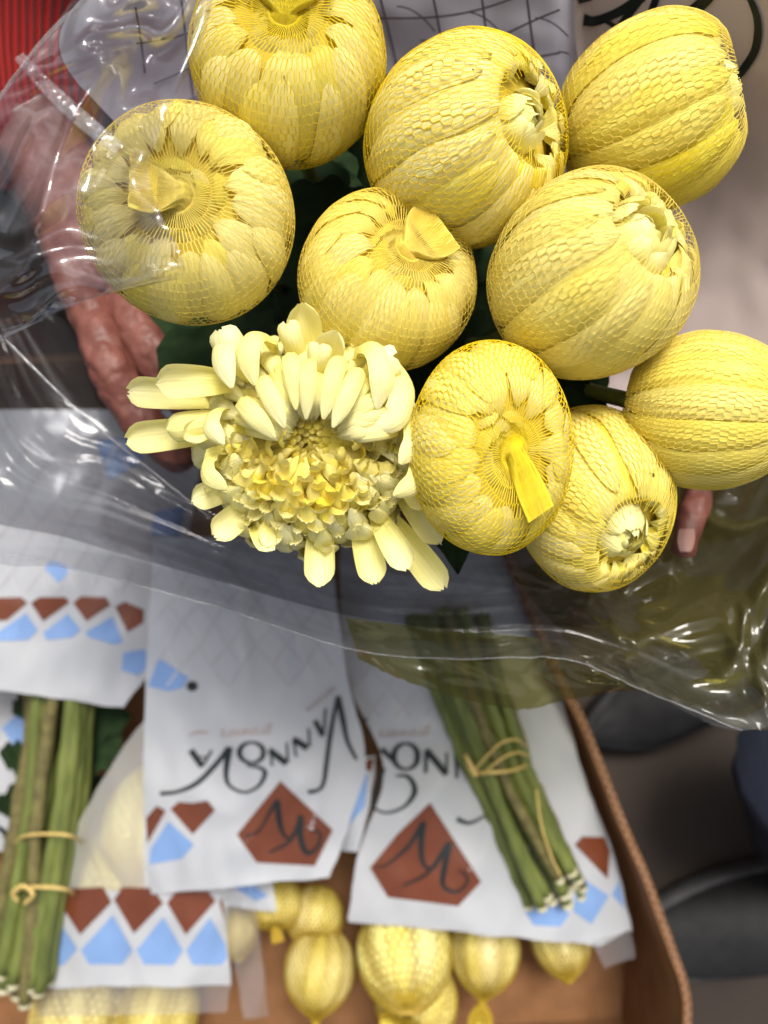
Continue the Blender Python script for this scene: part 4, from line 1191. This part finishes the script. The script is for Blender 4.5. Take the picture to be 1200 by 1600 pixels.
def build_held_sleeve():
    def dback(u, v):
        r = math.hypot(u - 640, v - 450)
        d = .475 - .165 * min(1.15, r / 700) ** 1.15
        d += .006 * nz(u * .006, v * .006, 2.0) + .0016 * nz(u * .02, v * .02, 5)
        d -= .008 * math.exp(-((u - 898 - (v * .05)) / 18) ** 2)        # pressed fold between the two printed fields
        return d
    s = Sheet('bouquet_sleeve', 'printed and clear film sleeve held open around the yellow flower heads', 'flower sleeve', M['sheet_lilac'],
              [(330, -170), (95, 45), (200, 215), (330, 370), (420, 450)], [(898, -170), (898, 45), (905, 160), (820, 330), (700, 450)], dback, nu=60, nv=60, part='lattice_printed_film')
    root = s.root
    pink = s.surface('glow_tinted_printed_film', M['sheet_sweater_glow'], [(897, -170), (897, 45), (904, 160), (819, 330), (699, 450)], [(1420, -170), (1420, 100), (1400, 380), (1330, 640), (880, 650)], 60, 50)
    lat = []
    def inside(u, v): return u < 890 and v < 320 and u > 210 - max(0, (v - 60)) * -.25 and (u - 95) > (v - 45) * .72 + 30
    # curved crossing lines of the diamond print
    for k in range(-3, 12):
        pts = [(170 + k * 78 + t * 95 + 8 * math.sin(t * 5 + k), -160 + t * 480) for t in np.linspace(0, 1, 15)]
        pts = [p for p in pts if inside(*p)]
        if len(pts) > 1: lat.append((pts, [3.6]))
    for k in range(-2, 9):
        pts = [(130 + t * 800, -60 + k * 70 + 130 - t * 190 + 22 * math.sin(t * 9 + k)) for t in np.linspace(0, 1, 30)]
        pts = [p for p in pts if inside(*p)]
        if len(pts) > 1: lat.append((pts, [3.2]))
    for k in range(9):
        u0, v0 = 620 + k * 36, 10 + (k * 53) % 150
        pts = [(u0 + t * 60, v0 + 18 * t * t * 2.2) for t in np.linspace(0, 1, 8)]
        pts = [p for p in pts if inside(*p)]
        if len(pts) > 1: lat.append((pts, [2.4]))
    s.strokes('printed_lattice', M['ink_mauve'], lat, .0009)
    s.strokes('printed_lettering', M['ink_black'], [
        ([(912, 31), (930, 33), (960, 22), (985, 8), (1004, -6)], [14, 12, 11, 12, 14]), ([(1002, -2), (975, 32), (962, 50)], [9, 9, 9]), ([(944, 31), (958, 40), (966, 48)], [6, 6, 6]),
        ([(1028, -10), (1017, 20), (1010, 40)], [9, 9, 9]), ([(1116, -14), (1094, 8), (1070, 28), (1050, 50)], [14, 15, 15, 15]),
        ([(1165, -14), (1176, 8), (1183, 30), (1184, 55), (1178, 82), (1160, 110), (1148, 124)], [6, 8, 9, 10, 10, 10, 9]), ([(903, 1), (925, -6)], [8, 10])], .0012)
    org = root.location
    # clear film in front (towards the viewer) and below
    inner = [(60, 470, .43), (230, 600, .45), (420, 740, .47), (640, 800, .47), (860, 780, .47), (1000, 700, .45), (1120, 620, .41)]
    outer = [(-110, 560, .37), (-60, 850, .365), (120, 890, .36), (330, 945, .355), (540, 1012, .35), (700, 1030, .345), (880, 1030, .34), (1010, 1080, .335), (1160, 1142, .33), (1290, 1060, .325), (1370, 780, .32)]
    film_grid('clear_front_film', inner, outer, M['film'], root, org, 200, 100, .006, 3.0, 3.6, 5.0, .9, fine_amp=.0009, edge_rough=4)
    film_grid('grey_shade_inner_film', [(40, 470, .44), (220, 620, .46), (420, 760, .48), (640, 820, .48), (860, 800, .48)],
              [(-110, 545, .385), (-70, 780, .385), (110, 842, .38), (330, 905, .378), (560, 965, .375), (760, 985, .372), (960, 975, .37)], M['film_grey'], root, org, 130, 70, .0035, 57.0, 3, 4, fine_amp=.0006)
    # bright rolled rim of the front film
    rim = crom(outer[1:9], 10)
    tube('film_rim', [P(q[0], q[1] + 2.5 * nz(k * .8, 3.3), q[2] - .0004) for k, q in enumerate(rim)], [.00035] * len(rim), M['fringe'], root, 5, org, .5)
    # crossing fold in the film
    c = crom([(8, 530, .366), (120, 640, .372), (230, 730, .378), (330, 810, .380)], 10)
    tube('film_fold', [P(*q) for q in c], [.0009 * (1 - .5 * i / len(c)) for i in range(len(c))], M['fringe'], root, 5, org, .3)
    # yellowish lower flap
    film_grid('tinted_film_flap', [(540, 965, .352), (700, 985, .352), (850, 1000, .352), (960, 1040, .35), (1060, 1080, .346)], [(560, 1030, .372), (650, 1070, .376), (800, 1108, .378), (880, 1095, .374), (990, 1078, .362), (1070, 1096, .352)],
              M['film_tint'], root, org, 90, 26, .005, 11.0, 7, 1.5, edge_rough=3)
    film_grid('yellow_reflection_film_fold', [(800, 900, .43), (880, 850, .43), (980, 760, .43), (1080, 690, .42), (1240, 650, .40)], [(930, 1052, .347), (1030, 1090, .340), (1150, 1136, .336), (1240, 1110, .332), (1350, 880, .33)],
              M['film_tint'], root, org, 110, 60, .012, 21.0, 4, 3.5)  # yellow here is the flowers' reflection, carried by tint and haze
    # clear side panel over the left-hand buds
    film_grid('clear_side_film', [(345, -80, .246), (318, 60, .246), (255, 190, .243), (235, 290, .240), (290, 425, .240), (215, 430, .262)],
              [(160, -80, .236), (86, 40, .236), (-10, 165, .24), (-80, 330, .25), (-90, 480, .27), (-60, 560, .29)], M['film_side'], root, org, 150, 60, .013, 31.0, 3.2, 1.7, fine_amp=.0006)
    c = crom([(205, -60, .240), (88, 40, .243), (30, 110, .245), (-12, 168, .248)], 10)
    tube('film_rim', [P(*q) for q in c], [.0006] * len(c), M['fringe'], root, 5, org, .4)
    film_grid('film_seam', [(22, 92, .236), (70, 148, .233), (120, 196, .231), (178, 242, .231)], [(36, 82, .2365), (86, 132, .2335), (138, 178, .2315), (194, 226, .2315)],
              M['fringe'], root, org, 60, 5, .001, 41, 6, 1)
build_held_sleeve()

# ------------------------------------------------------------------ the person holding the bouquet
def skin_obj(name, nodes, edges, mat, parent, org, root_i=0, sub=2, rough=0):
    me = bpy.data.meshes.new(name)
    me.from_pydata([tuple(Vector(p) - org) for p, r in nodes], edges, [])
    o = bpy.data.objects.new(name, me)
    col.objects.link(o); o.parent = parent
    me.materials.append(mat)
    md = o.modifiers.new('skin', 'SKIN'); md.use_smooth_shade = True
    sv_ = me.skin_vertices[0].data
    for i, (p, r) in enumerate(nodes):
        rr = r if isinstance(r, tuple) else (r, r)
        sv_[i].radius = rr
        sv_[i].use_root = (i == root_i)
    sb = o.modifiers.new('sub', 'SUBSURF'); sb.levels = sub; sb.render_levels = sub
    dg = bpy.context.evaluated_depsgraph_get()
    m2 = bpy.data.meshes.new_from_object(o.evaluated_get(dg))
    o.modifiers.clear()
    o.data = m2
    m2.name = name
    if not m2.materials: m2.materials.append(mat)
    if rough:
        nn_ = [v.normal.copy() for v in m2.vertices]
        for v, q in zip(m2.vertices, nn_):
            p = v.co
            v.co = p + q * (rough * (nz(p.x * 60, p.y * 60, p.z * 60) + .6 * nz(p.x * 150, p.y * 150, p.z * 150) - .8 * max(0, .25 - abs(nz(p.x * 75 + 5, p.y * 75, p.z * 75))) * 2))
    m2.polygons.foreach_set('use_smooth', [True] * len(m2.polygons))
    return o

def build_person():
    org = Vector((-.14, .55, 0))
    root = thing('person', 'person in a red ribbed sweater holding the flower sleeve open with both hands', 'person', org)
    nodes, edges = [], []
    def add(p, r, to=None):
        nodes.append((Vector(p), r)); i = len(nodes) - 1
        if to is not None: edges.append((to, i))
        return i
    pel = add((-.14, .56, .26), .13)
    bel = add((-.14, .53, .42), .12, pel)
    che = add((-.14, .52, .60), .13, bel)
    neck = add((-.14, .50, .80), .06, che)
    # picture-left arm and hand
    def arm(sh, el, wr, r=(.05, .042, .030)):
        a = add(sh, r[0], che); b = add(el, r[1], a); m = add(Vector(el).lerp(Vector(wr), .55), .037, b); w = add(wr, (r[2], r[2] * .85), m)
        return w
    wr = arm((-.34, .50, .66), (-.27, .37, .40), P(92, 285, .45))
    palm = add(P(150, 395, .445), (.040, .024), wr)
    def finger(pts, r, to):
        k = to; prev = None
        for i, q in enumerate(pts):
            if prev is not None:
                k = add(P(*[(a + b) / 2 for a, b in zip(prev, q)]), r * (1.0, .90, .82, .74, .70)[min(i, 4)], k)
            k = add(P(*q), r * (1.06, 1.04, .97, .84, .60)[min(i, 4)], k); prev = q
    finger([(140, 470, .425), (170, 570, .412), (225, 665, .418), (275, 712, .432), (290, 728, .440)], .0140, palm)
    finger([(190, 455, .430), (232, 545, .415), (285, 620, .422), (335, 660, .440), (350, 672, .45)], .0140, palm)
    finger([(232, 430, .440), (280, 505, .430), (335, 560, .440), (380, 590, .46)], .0120, palm)
    finger([(260, 400, .452), (310, 455, .452), (360, 500, .465), (395, 520, .48)], .0110, palm)
    finger([(190, 340, .475), (250, 370, .50), (310, 400, .51)], .0105, palm)
    # other arm and hand; one finger shows below the buds
    wr2 = arm((.06, .50, .66), (.30, .42, .38), P(1130, 420, .47))
    palm2 = add(P(1110, 560, .445), (.030, .020), wr2)
    finger([(1108, 660, .420), (1098, 745, .398), (1082, 812, .385), (1068, 860, .380), (1064, 872, .380)], .0084, palm2)
    finger([(1060, 660, .430), (1010, 740, .425), (960, 780, .43), (920, 790, .44)], .0090, palm2)
    finger([(1030, 620, .44), (970, 690, .45), (920, 720, .46)], .0088, palm2)
    finger([(1010, 590, .455), (950, 640, .47), (900, 660, .48)], .0080, palm2)
    finger([(1040, 500, .47), (970, 520, .49), (900, 540, .50)], .0100, palm2)
    # legs, squatting
    for sx, kn, an in ((-1, (-.40, .34, .44), (-.385, .24, .10)), (1, (.12, .36, .42), (.14, .42, .10))):
        h = add((-.14 + sx * .10, .55, .26), .085, pel); k = add(kn, .06, h); a = add(an, .045, k); f = add((an[0], an[1] - .10, .04), (.04, .03), a)
    body = skin_obj('body', nodes, edges, M['skin'], root, org, 0, 4, .0016)
    # nail on the visible finger
    c = P(1076, 846, .368) - org
    vv = []
    for i in range(7):
        for j in range(5):
            x, y = -1 + j / 2, i / 6
            w = .0042 * math.sin(math.pi * min(1, .25 + y * .62)) ** .5
            vv.append(c + Vector((x * w, -.011 * y + .006, -.0022 * x * x - .0016 * y)))
    mesh_obj('fingernail', vv, grid_faces(7, 5), M['skin_nail'], root)
    # sweater: torso and sleeves
    sn, se = [], []
    def sadd(p, r, to=None):
        sn.append((Vector(p), r)); i = len(sn) - 1
        if to is not None: se.append((to, i))
        return i
    h0 = sadd((-.15, .52, .20), (.205, .165)); h1 = sadd((-.15, .51, .42), (.205, .165), h0); h2 = sadd((-.15, .51, .62), (.20, .155), h1); h3 = sadd((-.14, .50, .74), .09, h2)
    cuff = P(62, 300, .465)
    el = Vector((-.25, .36, .40))
    s1 = sadd((-.34, .50, .66), .075, h2); s2 = sadd(el, .064, s1); s3 = sadd(el.lerp(cuff, .6), .060, s2); s4 = sadd(cuff, .050, s3)
    el2, cu2 = Vector((.30, .42, .38)), Vector((.285, .30, .375))
    t1 = sadd((.06, .50, .66), .075, h2); t2 = sadd(el2, .06, t1); t3 = sadd(cu2, .046, t2)
    skin_obj('sweater', sn, se, M['knit'], root, org)
    tn, te = [], []
    def tadd(p, r, to=None):
        tn.append((Vector(p), r)); i = len(tn) - 1
        if to is not None: te.append((to, i))
        return i
    p0 = tadd((-.14, .56, .24), .145)
    for sx, kn, an in ((-1, (-.40, .34, .44), (-.385, .24, .10)), (1, (.12, .36, .42), (.14, .42, .10))):
        h = tadd((-.14 + sx * .11, .55, .26), .10, p0); k = tadd(kn, .078, h); m = tadd(Vector(kn).lerp(Vector(an), .55), .068, k); a = tadd(an, .062, m)
    skin_obj('trousers', tn, te, M['trouser'], root, org)
build_person()

# ------------------------------------------------------------------ shoes and trouser leg of a bystander
def shoe(label, heel, toe, width, mat, sole_mat, lace, legc=None, legmat=None, hgt=.075):
    heel, toe = Vector(heel), Vector(toe)
    root = thing('shoe', label, 'shoe', heel)
    d = (toe - heel); L = d.length; d.normalize(); s = Vector((d.y, -d.x, 0))
    def outline(t): return width * (.62 * math.sin(math.pi * min(1, .10 + t * .93)) ** .42 + .14 * math.exp(-((t - .68) / .2) ** 2))
    def hh(t): return hgt * (1.0 - .12 * t - .42 * sstep(.35, .9, t))
    # sole
    n = 26
    ring = []
    for side in (1, -1):
        for i in range(n):
            t = i / (n - 1) if side == 1 else 1 - i / (n - 1)
            ring.append(d * (L * t) + s * (side * outline(t) * .55))
    vv = []
    for z, f in ((0.004, .97), (.010, 1.04), (.026, 1.05), (.030, 1.0), (.030, .6)):
        cx = d * L * .5
        vv += [cx + (q - cx) * f + Vector((0, 0, z)) for q in ring]
    m = len(ring)
    ff = grid_faces(5, m, True) + [tuple(range(m - 1, -1, -1))]
    mesh_obj('sole', vv, ff, sole_mat, root)
    # upper
    vv = []
    nr, nc = 26, 15
    for i in range(nr):
        t = .012 + .976 * i / (nr - 1)
        for j in range(nc):
            a = math.pi * j / (nc - 1)
            w = outline(t) * .53
            z = .024 + (hh(t) - .02) * math.sin(a) ** .75 * (math.sin(math.pi * min(1, .12 + t * .86)) ** .45)
            vv.append(d * (L * t) + s * (math.cos(a) * w * (1 - .12 * math.sin(a))) + Vector((0, 0, z + .002 * nz(t * 14, a * 3))))
    mesh_obj('upper', vv, grid_faces(nr, nc), mat, root)
    if lace:
        for k in range(4):
            t = .42 + .08 * k
            pts = [d * (L * t) + s * (x * .030) + Vector((0, 0, hh(t) + .004 - abs(x) * .006)) for x in (-1, -.5, 0, .5, 1)]
            tube('lace', pts, [.0028] * 5, M['lace'], root, 6)
    return root

def build_bystander():
    shoe('charcoal shoe with a grey rubber sole rim on the paving beyond the box corner', P(1480, 1330, .845), P(930, 1480, .845), .135, M['dark_shoe'], M['grey_sole'], False, hgt=.10)
    shoe('black shoe on the paving, mostly covered by film coloured with flower reflections', P(1190, 1020, .845), P(900, 1140, .845), .105, M['black_shoe'], M['black_shoe'], False)
    root = thing('trouser_leg', 'dark blue trouser leg of a bystander at the paving edge of the view', 'trousers', P(1330, 1300, .84))
    pts = [P(1290, 1300, .77), P(1285, 1250, .70), P(1290, 1200, .62)]
    c = crom([tuple(p) for p in pts], 6)
    tube('leg', c, [.065 + .004 * math.sin(i * 1.3) for i in range(len(c))], M['denim'], root, 18, root.location, .08)
build_bystander()
